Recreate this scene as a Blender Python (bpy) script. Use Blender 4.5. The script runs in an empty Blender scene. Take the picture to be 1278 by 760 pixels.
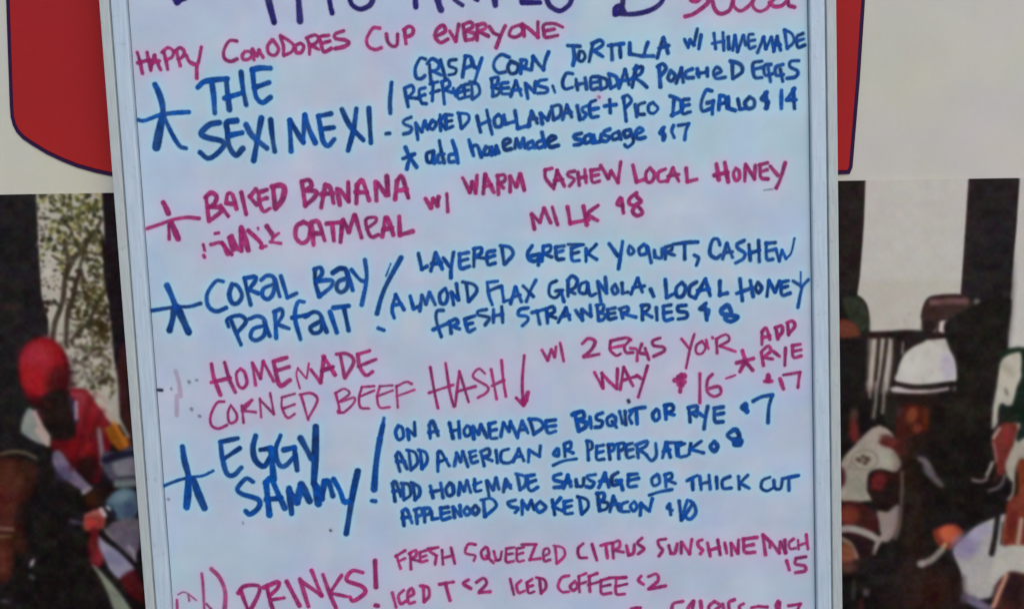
import bpy, math, random
import numpy as np
from mathutils import Vector, Matrix

# ------------------------------------------------------------------ camera
scene = bpy.context.scene
col = scene.collection
FPX, CX, CY = 1100.0, 639.0, 380.0
PITCH, ROLL = math.radians(4.66), math.radians(0.94)
CAM = Vector((0.0, 0.0, 1.50))
fwd = Vector((0, math.cos(PITCH), -math.sin(PITCH)))
r0 = Vector((1, 0, 0)); u0 = Vector((0, math.sin(PITCH), math.cos(PITCH)))
right = math.cos(ROLL) * r0 - math.sin(ROLL) * u0
up = math.cos(ROLL) * u0 + math.sin(ROLL) * r0
cd = bpy.data.cameras.new('camera'); cam = bpy.data.objects.new('camera', cd); col.objects.link(cam)
M = Matrix((right, up, -fwd)).transposed().to_4x4(); M.translation = CAM
cam.matrix_world = M
cd.sensor_fit = 'HORIZONTAL'; cd.sensor_width = 36; cd.lens = FPX / 1278 * 36; cd.clip_start = 0.02; cd.clip_end = 200
scene.camera = cam

# ------------------------------------------------------------------ daylight, overcast
SUN_EL, SUN_AZ = math.radians(48), math.radians(155)
w = bpy.data.worlds.new('World'); scene.world = w; w.use_nodes = True
nt = w.node_tree; bg = nt.nodes['Background']; sky = nt.nodes.new('ShaderNodeTexSky')
sky.sky_type = 'NISHITA'; sky.sun_disc = False; sky.sun_elevation = SUN_EL; sky.sun_rotation = SUN_AZ
sky.air_density = 1.0; sky.dust_density = 0.6; sky.ozone_density = 1.0
nt.links.new(sky.outputs[0], bg.inputs[0]); bg.inputs[1].default_value = 0.15
sd = bpy.data.lights.new('sun', 'SUN'); sun = bpy.data.objects.new('sun', sd); col.objects.link(sun)
sd.energy = 0.5; sd.angle = math.radians(30); sd.color = (1.0, 0.985, 0.96)
sdir = Vector((math.sin(SUN_AZ) * math.cos(SUN_EL), math.cos(SUN_AZ) * math.cos(SUN_EL), math.sin(SUN_EL)))
sun.rotation_euler = sdir.to_track_quat('Z', 'Y').to_euler()
sun.location = (2, -3, 4)
vs = scene.view_settings
vs.view_transform = 'Standard'; vs.look = 'None'; vs.exposure = 0.37; vs.gamma = 1; vs.use_curve_mapping = False
scene.cycles.transparent_max_bounces = 32

# ------------------------------------------------------------------ helpers
Y_BOARD, Y_BANNER = 0.80, 0.828
TILT = math.radians(1.38)                    # the board hangs a little crooked

def plane_hit(px, py, Y):
    """points of the upright plane y = Y seen through pixels (numpy arrays) -> world x, z"""
    x = (np.asarray(px, float) - CX) / FPX; y = -(np.asarray(py, float) - CY) / FPX
    dx = right.x * x + up.x * y + fwd.x; dy = right.y * x + up.y * y + fwd.y; dz = right.z * x + up.z * y + fwd.z
    t = Y / dy
    return dx * t + CAM.x, dz * t + CAM.z

BO_X, BO_Z = (float(v) for v in plane_hit(594.0, 380.0, Y_BOARD))    # middle of the board
def to_board(px, py):
    x, z = plane_hit(px, py, Y_BOARD)
    x = x - BO_X; z = z - BO_Z
    c, s = math.cos(TILT), math.sin(TILT)
    return x * c + z * s, -x * s + z * c
def to_banner(px, py):
    return plane_hit(px, py, Y_BANNER)
PXM = Y_BOARD / FPX                         # metres per photo pixel on the board

def lin(c):
    c = np.asarray(c, float) / 255.0
    return np.where(c <= 0.04045, c / 12.92, ((c + 0.055) / 1.055) ** 2.4)
LIGHT = np.array((0.62, 0.69, 0.79))         # how much of a white surface's light this daylight gives back
def paint(c):
    return np.clip(lin(c) / LIGHT, 0.0, 0.90)

def tag(o, label=None, cat=None, group=None, kind=None):
    if label: o['label'] = label
    if cat: o['category'] = cat
    if group: o['group'] = group
    if kind: o['kind'] = kind
    return o

def empty(name, loc):
    o = bpy.data.objects.new(name, None); col.objects.link(o); o.location = loc; o.empty_display_size = .05
    return o

def link(name, me, mat, parent=None):
    o = bpy.data.objects.new(name, me); col.objects.link(o)
    if mat: me.materials.append(mat)
    if parent: o.parent = parent
    return o

def mesh_np(name, verts, quads, colors=None, smooth=False):
    me = bpy.data.meshes.new(name)
    n, q = len(verts), len(quads)
    me.vertices.add(n); me.vertices.foreach_set('co', np.ascontiguousarray(verts, np.float32).ravel())
    me.loops.add(q * 4); me.loops.foreach_set('vertex_index', np.ascontiguousarray(quads, np.int32).ravel())
    me.polygons.add(q); me.polygons.foreach_set('loop_start', np.arange(0, q * 4, 4, dtype=np.int32))
    me.update(calc_edges=True)
    if colors is not None:
        a = me.color_attributes.new('col', 'FLOAT_COLOR', 'POINT')
        a.data.foreach_set('color', np.ascontiguousarray(colors, np.float32).ravel())
    me.validate()
    return me

def box(x0, x1, y0, y1, z0, z1, bevel=0.0):
    import bmesh
    bm = bmesh.new(); bmesh.ops.create_cube(bm, size=1)
    for v in bm.verts:
        v.co = Vector(((x0 + x1) / 2 + v.co.x * (x1 - x0), (y0 + y1) / 2 + v.co.y * (y1 - y0), (z0 + z1) / 2 + v.co.z * (z1 - z0)))
    if bevel:
        bmesh.ops.bevel(bm, geom=bm.edges[:], offset=bevel, segments=2, affect='EDGES', profile=.6)
    me = bpy.data.meshes.new('box'); bm.to_mesh(me); bm.free()
    return me

# ------------------------------------------------------------------ materials
def new_mat(name):
    m = bpy.data.materials.new(name); m.use_nodes = True
    return m, m.node_tree, m.node_tree.nodes['Principled BSDF']
def N(t, kind, **kw):
    n = t.nodes.new(kind)
    for k, v in kw.items(): setattr(n, k, v)
    return n
def noise(t, scale, detail=4, rough=.55, coord='Object'):
    tc = N(t, 'ShaderNodeTexCoord'); n = N(t, 'ShaderNodeTexNoise')
    n.inputs['Scale'].default_value = scale; n.inputs['Detail'].default_value = detail; n.inputs['Roughness'].default_value = rough
    t.links.new(tc.outputs[coord], n.inputs['Vector']); return n
def ramp(t, src, stops):
    r = N(t, 'ShaderNodeValToRGB'); e = r.color_ramp.elements
    while len(e) < len(stops): e.new(.5)
    for el, (p, c) in zip(e, stops): el.position = p; el.color = (*c, 1)
    t.links.new(src, r.inputs[0]); return r
def mixc(t, kind, fac, a, b):
    m = N(t, 'ShaderNodeMix', data_type='RGBA', blend_type=kind)
    m.inputs[0].default_value = fac
    for i, s in ((6, a), (7, b)):
        if isinstance(s, (tuple, list)): m.inputs[i].default_value = (*s, 1)
        else: t.links.new(s, m.inputs[i])
    return m.outputs[2]
def bump(t, b, src, strength, dist):
    n = N(t, 'ShaderNodeBump'); n.inputs['Strength'].default_value = strength; n.inputs['Distance'].default_value = dist
    t.links.new(src, n.inputs['Height']); t.links.new(n.outputs[0], b.inputs['Normal'])

# whiteboard enamel: own colour per vertex (pale halo painted around the ink) + pastel grime mottling
m_board, t, b = new_mat('whiteboard_enamel')
at = N(t, 'ShaderNodeVertexColor'); at.layer_name = 'col'
n1 = noise(t, 22, 3); r1 = ramp(t, n1.outputs[0], [(0.35, (.95, .955, .96)), (.65, (1.04, 1.04, 1.04))])
n2 = noise(t, 60, 3)
c = mixc(t, 'MULTIPLY', 1, at.outputs[0], r1.outputs[0])
c = mixc(t, 'OVERLAY', .10, c, n2.outputs['Color'])
n3 = noise(t, 420, 2, .6)
c = mixc(t, 'OVERLAY', .085, c, n3.outputs['Color'])
t.links.new(c, b.inputs['Base Color']); b.inputs['Roughness'].default_value = .38
b.inputs['Specular IOR Level'].default_value = .35
bump(t, b, n1.outputs[0], .05, .004)

# marker ink: density in the alpha of the vertex colour
m_ink, t, b = new_mat('marker_ink')
at = N(t, 'ShaderNodeVertexColor'); at.layer_name = 'col'
n1 = noise(t, 240, 4, .65); r1 = ramp(t, n1.outputs[0], [(0.34, (.62, .66, .72)), (.62, (1.2, 1.2, 1.2))])
t.links.new(mixc(t, 'MULTIPLY', 1, at.outputs[0], r1.outputs[0]), b.inputs['Base Color'])
b.inputs['Roughness'].default_value = .5; b.inputs['Specular IOR Level'].default_value = .12
tr = N(t, 'ShaderNodeBsdfTransparent'); mx = N(t, 'ShaderNodeMixShader')
t.links.new(at.outputs[1], mx.inputs[0]); t.links.new(tr.outputs[0], mx.inputs[1]); t.links.new(b.outputs[0], mx.inputs[2])
t.links.new(mx.outputs[0], t.nodes['Material Output'].inputs[0])

def alu(name, dark, light, rough=.5, metal=.1, sc=14):
    m, t, b = new_mat(name)
    b.inputs['Specular IOR Level'].default_value = .3
    tc = N(t, 'ShaderNodeTexCoord'); mp = N(t, 'ShaderNodeMapping'); mp.inputs['Scale'].default_value = (30, 1, 2.2)
    n = N(t, 'ShaderNodeTexNoise'); n.inputs['Scale'].default_value = sc; n.inputs['Detail'].default_value = 6
    t.links.new(tc.outputs['Object'], mp.inputs[0]); t.links.new(mp.outputs[0], n.inputs['Vector'])
    r = ramp(t, n.outputs[0], [(.3, dark), (.7, light)])
    n2 = noise(t, 55, 4); c = mixc(t, 'OVERLAY', .09, r.outputs[0], n2.outputs['Color'])
    n4 = noise(t, 130, 6, .7)                    # scuffs and grime
    c = mixc(t, 'MULTIPLY', 1, c, ramp(t, n4.outputs[0], [(.28, (.80, .80, .79)), (.40, (1, 1, 1))]).outputs[0])
    t.links.new(c, b.inputs['Base Color']); b.inputs['Roughness'].default_value = rough; b.inputs['Metallic'].default_value = metal
    bump(t, b, n2.outputs[0], .12, .001)
    return m
m_face = alu('frame_aluminium', paint((163, 178, 195)), paint((176, 191, 207)))
m_lip = alu('frame_lip_aluminium', paint((158, 166, 170)), paint((172, 179, 182)), sc=20)
m_gap = alu('frame_joint_grime', paint((96, 110, 124)), paint((124, 138, 150)), .8, 0, 30)
m_back, t, b = new_mat('hardboard_back'); b.inputs['Base Color'].default_value = (.18, .11, .06, 1); b.inputs['Roughness'].default_value = .8
n1 = noise(t, 90, 5); t.links.new(ramp(t, n1.outputs[0], [(.3, (.13, .08, .045)), (.7, (.22, .14, .08))]).outputs[0], b.inputs['Base Color'])

def printed(name, c, var=.06, sc=14):
    m, t, b = new_mat(name)
    if c is None:
        at = N(t, 'ShaderNodeVertexColor'); at.layer_name = 'col'; src = at.outputs[0]
    else: src = tuple(paint(c))
    n = noise(t, sc, 4); n2 = noise(t, 190, 3)
    o = mixc(t, 'OVERLAY', var, src, n.outputs['Color']); o = mixc(t, 'OVERLAY', .07, o, n2.outputs['Color'])
    n3 = noise(t, 3.5, 7, .62); k = .05 if c else .02      # weathering of the vinyl
    o = mixc(t, 'MULTIPLY', 1, o, ramp(t, n3.outputs[0], [(.32, (1 - k * 1.6, 1 - k * 1.5, 1 - k * 1.9)), (.55, (1, 1, 1)), (.72, (1 + k * .8, 1 + k * .8, 1 + k))]).outputs[0])
    t.links.new(o, b.inputs['Base Color']); b.inputs['Roughness'].default_value = .7; b.inputs['Specular IOR Level'].default_value = .12
    bump(t, b, n2.outputs[0], .06, .0006)
    return m
m_white = printed('banner_white_vinyl', (184, 182, 175), .30, 7)
m_red = printed('banner_red_print', (150, 32, 34), .10, 9)
m_navy = printed('banner_navy_print', (44, 20, 58), .05)
m_print = printed('banner_photo_print', None, .05, 30)
m_wall, t, b = new_mat('painted_wall'); n1 = noise(t, 6, 6)
t.links.new(ramp(t, n1.outputs[0], [(.3, (.30, .29, .27)), (.7, (.40, .39, .36))]).outputs[0], b.inputs['Base Color']); b.inputs['Roughness'].default_value = .85
bump(t, b, n1.outputs[0], .3, .01)
# ------------------------------------------------------------------ handwriting, as pen strokes
# tile: origin in photo pixels and width; coordinates below are 1276 to the tile's width
TILES = {'t0': (160, 0, 240), 't1': (360, 0, 240), 't2': (560, 0, 240), 't3': (780, 0, 240),
 'a0': (165, 75, 220), 'a1': (375, 75, 220), 'a2': (585, 75, 220), 'a3': (795, 75, 220),
 'b0': (165, 200, 220), 'b1': (375, 200, 220), 'b2': (585, 200, 220), 'b3': (795, 200, 220),
 'c0': (175, 310, 220), 'c1': (380, 310, 220), 'c2': (590, 300, 220), 'c3': (795, 290, 220),
 'd0': (195, 425, 220), 'd1': (400, 425, 220), 'd2': (600, 400, 220), 'd3': (795, 395, 220),
 'e0': (195, 540, 220), 'e1': (400, 515, 220), 'e2': (600, 505, 220), 'e3': (795, 480, 220),
 'f0': (195, 629, 220), 'f1': (400, 629, 220), 'f2': (600, 629, 220), 'f3': (795, 629, 220)}
# word | kind | ink | strokes: "@tile:width" switches tile and pen width; ";" ends a stroke
WORDS = []
def W(text, ink, data, kind='word', fade=1.0): WORDS.append((text, kind, ink, data, fade))
# heading, only its lower edge is in view
W('mark', 'N', '@t0:34 290,-40 325,20;322,16 345,5 375,-8', 'mark')
W('heading', 'N', '@t0:38 915,-60 945,60 968,150;1125,-60 1135,60 1140,142@t1:34 262,-60 278,40 290,88;400,-40 410,10 430,42 475,64 520,50 550,25 570,-40;838,-50 845,48;@t1:46 980,-50 998,30 1012,68;@t1:28 1080,-30 1115,10 1155,38')
W('heading', 'N', '@t2:38 298,-50 310,38;@t2:26 170,-8 190,2;@t2:32 480,-40 488,18;488,18 605,20;640,-40 650,-5 675,45 735,75 790,45 812,10 820,-40')
W('heading', 'N', '@t3:30 -10,-50 -20,50 -55,98;-66,98 -64,60 -40,42 -15,60 -5,80;@t3:26 -60,92 0,97 90,92 180,65 240,20 262,-40')
W('script', 'P', '@t3:40 445,-2 475,4 490,-6;@t3:26 560,-40 550,20 500,65 450,98 400,112;@t3:22 575,-30 590,50 620,90 660,90 700,60 722,-30;722,-30 722,40 760,75 800,60 850,10 862,-30;848,-30 850,45 890,77 940,60 975,10 1010,-20;960,20 990,45 1040,40 1075,5 1090,-30;1085,-30 1085,35 1125,50')
W('HAPPY', 'P', '@t0:21 60,350 75,400 95,490;125,350 135,400 150,470;65,420 145,398;150,460 175,370;175,370 195,420 215,465;160,420 205,408;235,345 250,400 262,462;225,350 262,320 298,340 292,380 250,400;320,340 330,380 345,438;305,345 345,320 372,345 358,382 330,395;385,370 405,410 440,430;485,315 470,400 455,450 455,520')
W('COMODORES', 'P', '@t0:22 720,275 670,275 635,340 640,390 680,410 722,395;775,345 757,370 765,397 800,395 820,370 805,345 775,345;835,400 825,330;825,330 855,372;855,372 868,335;868,335 895,385;955,268 925,310 935,358 975,368 997,325 960,268;1012,255 1030,310 1030,370;1010,240 1050,262 1095,300 1085,345 1035,370@t1:22 75,290 47,308 52,350 85,350 102,310 80,290;125,260 140,310 140,362;120,255 175,235 200,258 180,290 145,305;150,305 200,330;265,238 210,247 215,285 235,345 285,325;220,290 275,275;365,208 312,228 312,258 375,268 400,288 370,312 312,325')
W('CUP', 'P', '@t1:23 605,190 560,190 520,260 530,310 575,332 615,320;650,230 660,280 690,310 720,298 724,230;770,205 780,292;765,200 800,177 828,195 820,232 775,250')
W('EVERYONE', 'P', '@t1:23 970,238 985,240 1040,210 1025,172 985,200 975,250 1010,285 1058,262;1070,210 1110,275;1110,275 1130,165@t2:23 95,170 112,268;98,165 145,150 160,180 112,208;115,208 175,228 165,260 115,270;188,268 190,170;188,170 235,160 245,188 200,212;200,212 262,242;270,180 300,222 330,235;375,175 345,240 315,318;465,170 418,190 402,235 440,250 485,225 495,190 468,170;500,240 487,165;487,160 540,200 592,250;592,250 592,150;755,182 700,160 632,168 632,215 645,250 722,238;640,208 700,196')
W('star', 'B', '@a0:42 165,180 190,230 215,310 225,380;@a0:30 45,435 90,440 200,400 300,385 410,378;@a0:56 222,400 200,500 175,632;@a0:30 235,420 280,520 340,620 390,640', 'star')
W('THE', 'B', '@a0:36 475,200 520,160 600,145 690,138;575,160 590,260 598,385;680,140 690,240 704,360;788,90 800,200 825,325;670,278 790,242;1000,62 930,60 870,72;870,72 882,190 900,275 945,310 1000,272;885,202 990,165')
W('SEXI', 'B', '@a0:38 630,455 560,470 500,530 540,562 640,585 665,620 600,690 545,712 492,670;755,440 685,455 690,520 700,620 750,690 800,642;700,548 795,528;825,470 870,550 975,640;935,422 910,560 880,728;1002,435 1015,560 1032,662')
W('MEXI', 'B', '@a0:36 1150,662 1140,440;1142,435 1190,520 1238,598;1238,598 1248,400;1250,400 1280,500 1325,600@a1:34 220,390 130,408;130,408 150,520 165,590 200,622 245,575;150,502 240,490;300,360 360,480 455,580;405,355 385,500 345,655;495,350 502,480 510,600')
W('exclamation mark', 'B', '@a1:28 660,165 655,220 648,300 650,385;@a1:26 620,535 645,532', 'mark')
W('CRISPY', 'B', '@t1:22 910,395 875,390 842,455 848,515 880,525 905,505;935,430 945,540;920,425 955,392 1000,425 985,465 945,475;955,475 1015,500;1010,400 1042,530;1112,398 1070,405 1068,440 1112,460 1105,490 1065,500@t2:23 92,512 110,375;110,375 148,382 160,430 110,455;150,400 165,440 195,460;220,388 200,450 170,555')
W('CORN', 'B', '@t2:24 400,382 350,365 308,400 300,450 330,485 375,480;412,410 392,450 412,490 450,480 460,432 412,410;478,490 480,405;478,400 515,405 510,438 485,450;490,450 545,468;550,462 560,378;560,378 595,425 630,465;628,465 642,400 662,350')
W('TORTILLA', 'B', '@t2:24 790,305 870,310;825,310 835,380 825,435;868,345 860,395 885,408 905,378 890,345 868,345;955,300 932,410;950,292 1005,270 1022,300 965,340;965,340 1022,378;1060,305 1160,292;1080,300 1085,397;1135,300 1140,382@t3:24 32,288 32,360;32,360 110,375;152,285 136,330 126,374;126,374 188,375;215,385 240,300 255,255;255,255 272,300 285,355;225,322 290,305')
W('with', 'B', '@t3:22 395,265 420,318;420,315 432,268;432,268 458,302;458,300 480,195;505,235 490,325')
W('HOMEMADE', 'B', '@t3:22 590,225 602,325;650,220 656,335;580,292 655,275;@t3:26 685,250 690,325;@t3:21 715,335 730,240;730,240 747,345;747,345 785,240;785,240 802,300;850,230 820,238 825,320 862,312;822,275 860,268;880,350 920,250;920,250 935,325;935,325 972,250;972,250 990,340;985,345 1010,245;1010,245 1032,335;990,300 1030,300;1060,205 1075,322;1058,200 1108,228 1120,280 1078,322;1180,225 1140,250 1148,315 1192,302;1140,275 1185,262')
W('REFRIED', 'B', '@t1:22 770,590 795,710;775,585 818,570 830,608 790,650;795,650 860,655;905,585 868,602 882,680 915,690;870,642 905,630;960,550 955,670;940,560 992,545;945,620 1000,602;1020,545 1035,690;1015,550 1055,530 1070,568 1030,600;1035,600 1085,615;1095,590 1110,640;1150,572 1122,602 1128,655 1165,650;1110,625 1150,610;1195,560 1165,572 1175,640 1202,642;1165,605 1195,600;1215,560 1220,655;1205,545 1255,562 1268,620 1222,660')
W('BEANS', 'B', '@t2:23 285,530 295,640;280,525 325,515 322,558 290,580;290,580 338,598 322,632 290,640;392,550 350,560 350,620 400,625;355,590 395,585;412,640 445,540;445,540 482,635;422,602 475,597;508,555 525,655;515,560 570,615;570,615 575,545;650,530 600,540 597,570 652,588 648,615 590,622;@t2:20 690,572 705,615')
W('CHEDDAR', 'B', '@t2:23 822,492 780,490 755,550 772,592 822,582;845,530 855,597;905,520 915,592;845,565 912,552;988,510 945,520 947,592 992,587;945,552 987,546;1002,520 1010,590;1000,512 1048,532 1050,575 1010,597;1065,500 1075,587;1063,492 1112,515 1118,560 1075,588;1130,587 1170,465;1170,465 1197,562;1135,542 1202,530@t3:24 -55,530 -28,540;75,440 48,580;62,460 112,448 105,490 50,518;55,518 100,540 145,580')
W('POACHED', 'B', '@t3:24 225,440 235,577;215,445 250,427 272,458 235,510;303,472 285,520 310,540 332,502 303,472;340,552 375,455;375,455 387,547;345,512 385,507;447,460 405,480 407,517 452,517;480,460 490,512;545,455 547,507;480,492 545,480;592,500 637,475 610,448 588,480 605,522 665,515;712,420 715,522;700,408 765,430 777,478 720,522')
W('EGGS', 'B', '@t3:23 908,408 850,425 860,512 908,517;855,462 905,450;968,430 925,440 930,500 978,492;950,455 965,542;1048,430 1000,450 1005,502 1052,497;1030,462 1047,542;1152,405 1100,410 1095,445 1145,475 1132,512 1075,522')
W('SMOKED', 'B', '@a1:25 800,415 748,440 752,465 803,490 790,525 748,537;850,577 835,460;835,460 878,520;878,520 900,445;900,450 922,500;955,440 932,480 958,502 982,462 955,440;1010,400 1015,512;1050,395 1005,442;1005,442 1052,502;1098,400 1055,407 1060,492 1102,482;1060,447 1095,440;1150,400 1162,492;1140,385 1210,395 1217,440 1168,497')
W('HOLLANDAISE', 'B', '@a2:26 60,410 85,522;130,365 148,450 170,538;75,472 150,440;215,395 185,430 195,482 235,477 242,425 215,395;255,400 265,465;265,465 328,448;335,370 355,497;355,497 440,475;432,482 455,375;455,375 497,457;440,432 492,425;532,462 520,390;520,392 572,435;572,435 590,372;602,350 615,432;600,338 660,332 665,400 620,432;680,432 710,328;710,328 745,412;690,387 742,380;@a2:30 785,335 805,430;@a2:26 862,330 822,350 828,375 852,395 828,428;917,293 877,318 885,410 937,410;880,362 937,350')
W('plus', 'B', '@a2:26 1020,290 1025,382;985,335 1065,325', 'mark')
W('PICO', 'B', '@a2:24 1120,270 1140,442;1115,275 1150,257 1177,298 1135,345;1205,325 1215,412@a3:24 55,310 10,330 10,390 52,395;115,310 85,330 85,375 120,387 152,350 115,310')
W('DE', 'B', '@a3:26 268,290 258,402;240,262 300,285 335,330 315,372 250,402;375,285 325,300 330,387 385,377;325,337 377,325')
W('GALLO', 'B', '@a3:27 540,225 500,222 465,310 475,370 540,350;510,312 552,300;548,305 545,392;592,362 600,260;600,260 638,270 652,350;595,322 640,310;660,270 665,350;665,352 710,367;730,285 745,357;745,357 790,352;815,270 782,310 800,352 845,340 848,292 815,270')
W('price 14', 'B', '@a3:27 940,235 900,285 950,302 932,350;930,240 942,350;1045,222 1045,352;1140,208 1085,290;1085,290 1150,290;1130,215 1140,352', 'price')
W('star', 'B', '@a1:28 760,635 785,690 840,775;742,715 825,682;800,700 780,745 770,790', 'star')
W('add', 'B', '@a1:27 962,660 915,680 920,737 955,732 962,665;962,665 970,747;1040,682 1000,690 995,740 1032,740;1005,585 1020,665 1042,745;1112,682 1077,690 1077,737 1112,737;1100,585 1125,665 1140,745')
W('homemade', 'B', '@a2:27 2,580 35,692;20,632 60,620 92,702;125,630 108,680 145,682 152,642 125,630;165,690 165,635;165,635 190,680;190,680 200,625;200,625 217,672;255,620 302,590 285,572 252,590 262,648 307,645;335,640 345,575;345,575 370,630;370,630 395,570;395,570 407,635;458,590 425,610 430,642 465,630;462,590 477,635;530,525 552,630;540,580 495,600 502,637 545,625;572,600 630,565 600,552 572,585 590,630 647,620')
W('sausage', 'B', '@a2:27 815,532 767,547 772,570 825,585 805,610 765,617;872,540 840,560 845,602 882,590;882,545 897,600;905,545 915,597;915,597 950,590 960,540;1020,502 980,520 985,545 1020,560 995,590 965,585;1082,520 1040,542 1045,577 1090,565;1085,520 1102,575;1165,505 1125,520 1135,560 1175,545;1170,510 1192,590 1150,632 1130,615;1215,537 1262,512 1235,492 1208,530 1225,570 1275,562')
W('price 17', 'B', '@a3:26 195,490 165,530 200,542 195,575;185,500 190,580;@a3:24 265,475 252,515 270,562;300,475 375,463;373,463 355,510 345,577', 'price')
# second dish
W('star', 'P', '@b0:36 225,308 245,345 262,385;@b0:24 110,495 200,465 300,430 400,415 485,422;@b0:42 285,455 308,510 332,568;@b0:24 266,470 268,570', 'star')
W('BAKED', 'P', '@b0:30 535,270 555,442;530,270 570,237 610,262 600,308 560,340;560,340 625,342 645,370 565,437;640,330 695,405;680,310 690,248 725,250 755,352;680,312 745,320;790,235 825,390;895,212 855,262;850,265 900,322;975,215 915,235;915,235 922,310 952,370 997,350;925,290 975,275;@b0:36 1020,200 1035,345;1012,192 1075,182 1103,212 1085,290 1038,350')
W('BANANA', 'P', '@b1:32 10,160 35,330;10,155 60,145 80,185 40,220;45,222 112,228 100,272 40,325;150,342 180,180;180,180 215,200 240,310;150,247 235,240;265,210 285,322;285,215 345,290;345,160 350,302;405,312 410,180;410,180 450,152 497,290;400,232 480,235;545,160 550,292;560,170 620,252;625,118 635,252;685,282 700,150;700,150 735,120 780,272;700,222 770,212')
W('with', 'P', '@b1:30 905,280 945,345;945,345 960,280;960,280 992,330;992,330 1000,268;@b1:24 1060,245 1066,372')
W('scribble', 'P', '@b0:22 515,612 525,652;@b0:28 518,690 524,702;@b0:20 600,532 625,526;@b0:28 570,610 650,600 690,680;650,600 720,682;700,560 730,652;720,550 760,642;@b0:36 790,490 790,655;800,510 840,650;@b0:28 840,510 925,590 940,632;@b0:14 880,540 925,600;910,490 912,502;@b0:24 930,632 970,622;@b0:34 975,480 1010,532;@b0:22 1060,530 1015,560;1000,592 1075,602;1020,560 1010,592', 'scribble')
W('OATMEAL', 'P', '@b0:30 1240,448 1190,480 1185,560 1230,600 1275,570 1287,480 1240,448@b1:34 95,612 80,450;80,450 130,450 175,580;70,532 150,530;@b1:30 190,460 290,450;230,460 242,582;290,592 305,440;310,430 350,520;350,520 390,400;395,400 442,560;@b1:24 478,498 545,445 540,415 475,430 490,520 520,557 562,540;@b1:32 592,552 615,420;625,418 650,470 672,540;600,502 665,490;715,410 720,542;720,542 812,515')
W('WARM', 'P', '@b2:27 -43,130 8,232;8,232 25,160;25,160 50,237;50,237 60,112;105,242 120,105;120,105 182,232;110,192 165,180;212,110 215,247;205,115 255,108 262,148 215,172;220,172 250,200;300,227 300,120;300,120 345,190;345,190 370,102;375,102 402,217')
W('CASHEW', 'P', '@b2:25 602,60 553,72;553,72 556,130 600,188;615,207 640,75;640,75 692,187;620,147 680,140;765,80 722,92 722,115 765,140 730,187;790,90 800,182;840,70 850,162;795,132 847,120;945,65 885,75;885,75 895,157 947,152;892,117 940,105;955,40 1010,132;1010,132 1030,80;1030,80 1080,162;1080,160 1100,15')
W('LOCAL', 'P', '@b2:26 1188,38 1215,157;1215,157 1275,140@b3:25 95,58 65,92 72,155 107,155 127,102 95,58;205,65 155,92 160,152 217,150;220,152 260,60;260,60 302,152;225,117 300,105;355,60 365,157;365,157 432,140')
W('HONEY', 'P', '@b3:29 575,30 592,142;635,18 660,157;560,110 655,90;@b3:24 715,60 698,100 715,147 740,130 738,80 715,60;@b3:26 780,152 785,30;790,35 850,137;850,137 857,40;945,20 890,35;890,35 897,125 947,137;895,85 942,70;965,45 1020,112;1072,22 1040,130 1008,202')
W('MILK', 'P', '@b2:26 475,497 455,400;455,390 515,450;515,450 545,350;545,350 592,452;605,342 642,467;715,340 735,457;735,457 870,430;830,335 855,467;937,328 850,390;850,392 932,437')
W('price 8', 'P', '@b2:26 1095,275 1075,320 1115,332;1105,280 1120,382;@b2:28 1215,238 1165,280 1167,320 1225,335 1257,382 1215,402 1187,370 1210,325 1245,300 1215,262', 'price')
# third dish
W('star', 'B', '@c0:42 195,270 230,350 260,430;@c0:27 85,450 250,425 360,420 437,398;@c0:44 245,440 235,510 213,592;@c0:48 270,430 350,605', 'star')
W('CORAL', 'B', '@c0:30 600,240 550,237 487,325 492,415 550,455 622,430;665,260 645,330 665,392 707,395 737,340 705,272 665,260;755,215 775,310 800,407;760,215 830,207 830,240 785,300;790,300 855,325;875,230 920,197 970,217 965,320 925,367 885,342 895,290 960,262;975,225 1010,347;1018,200 1065,357;1065,357 1132,325')
W('BAY', 'B', '@c1:30 75,150 80,250 108,347;70,152 115,140 127,182 90,235;90,237 195,232 190,280 108,347;205,177 260,145 305,165 312,272 270,317 235,295 245,242 312,215;312,180 350,302;340,155 400,225 437,240;438,85 450,220 415,407')
W('exclamation slash', 'B', '@c1:30 700,68 600,250 555,360 525,472;@c1:12 625,110 590,200;@c1:28 535,577 575,592', 'mark')
W('PARFAIT', 'B', '@c0:30 640,565 632,512 720,485 765,530 700,612;660,525 690,600 730,697;790,510 850,490 900,520 900,622 840,665 800,640 820,582 890,560;900,532 937,632;975,460 985,647;970,460 1020,440 1030,482 990,550;995,550 1077,580;1185,387 1140,390 1120,500 1160,657;1100,502 1215,480@c1:30 5,495 70,460 120,490 120,592 65,612 45,570 110,530;125,502 160,602;185,460 235,607;210,430 320,415;285,425 320,592')
W('LAYERED', 'B', '@c1:27 825,38 850,152;850,150 887,130;@c1:30 915,162 950,35;950,35 997,147;920,112 990,105;@c1:26 1005,70 1050,132;1080,30 1062,140 1060,212;1185,30 1122,42;1122,42 1130,142 1192,130;1125,92 1182,77@c2:25 12,58 8,190;5,62 60,55 60,92 20,120;30,122 85,130;157,75 105,92 110,172 162,165;105,127 157,110;212,60 227,167;200,40 265,50 292,100 232,172')
W('GREEK', 'B', '@c2:28 430,40 400,90 410,137 455,150 495,112;430,112 480,100;485,110 475,177;@c2:25 512,45 500,150;515,45 560,37 560,77 510,100;520,100 570,120;660,40 600,50;600,50 610,132 657,135;610,87 652,75;775,35 715,60;715,55 720,142 772,145;690,30 800,32;720,97 767,85;820,60 820,152;895,30 830,95;830,95 897,137')
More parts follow.
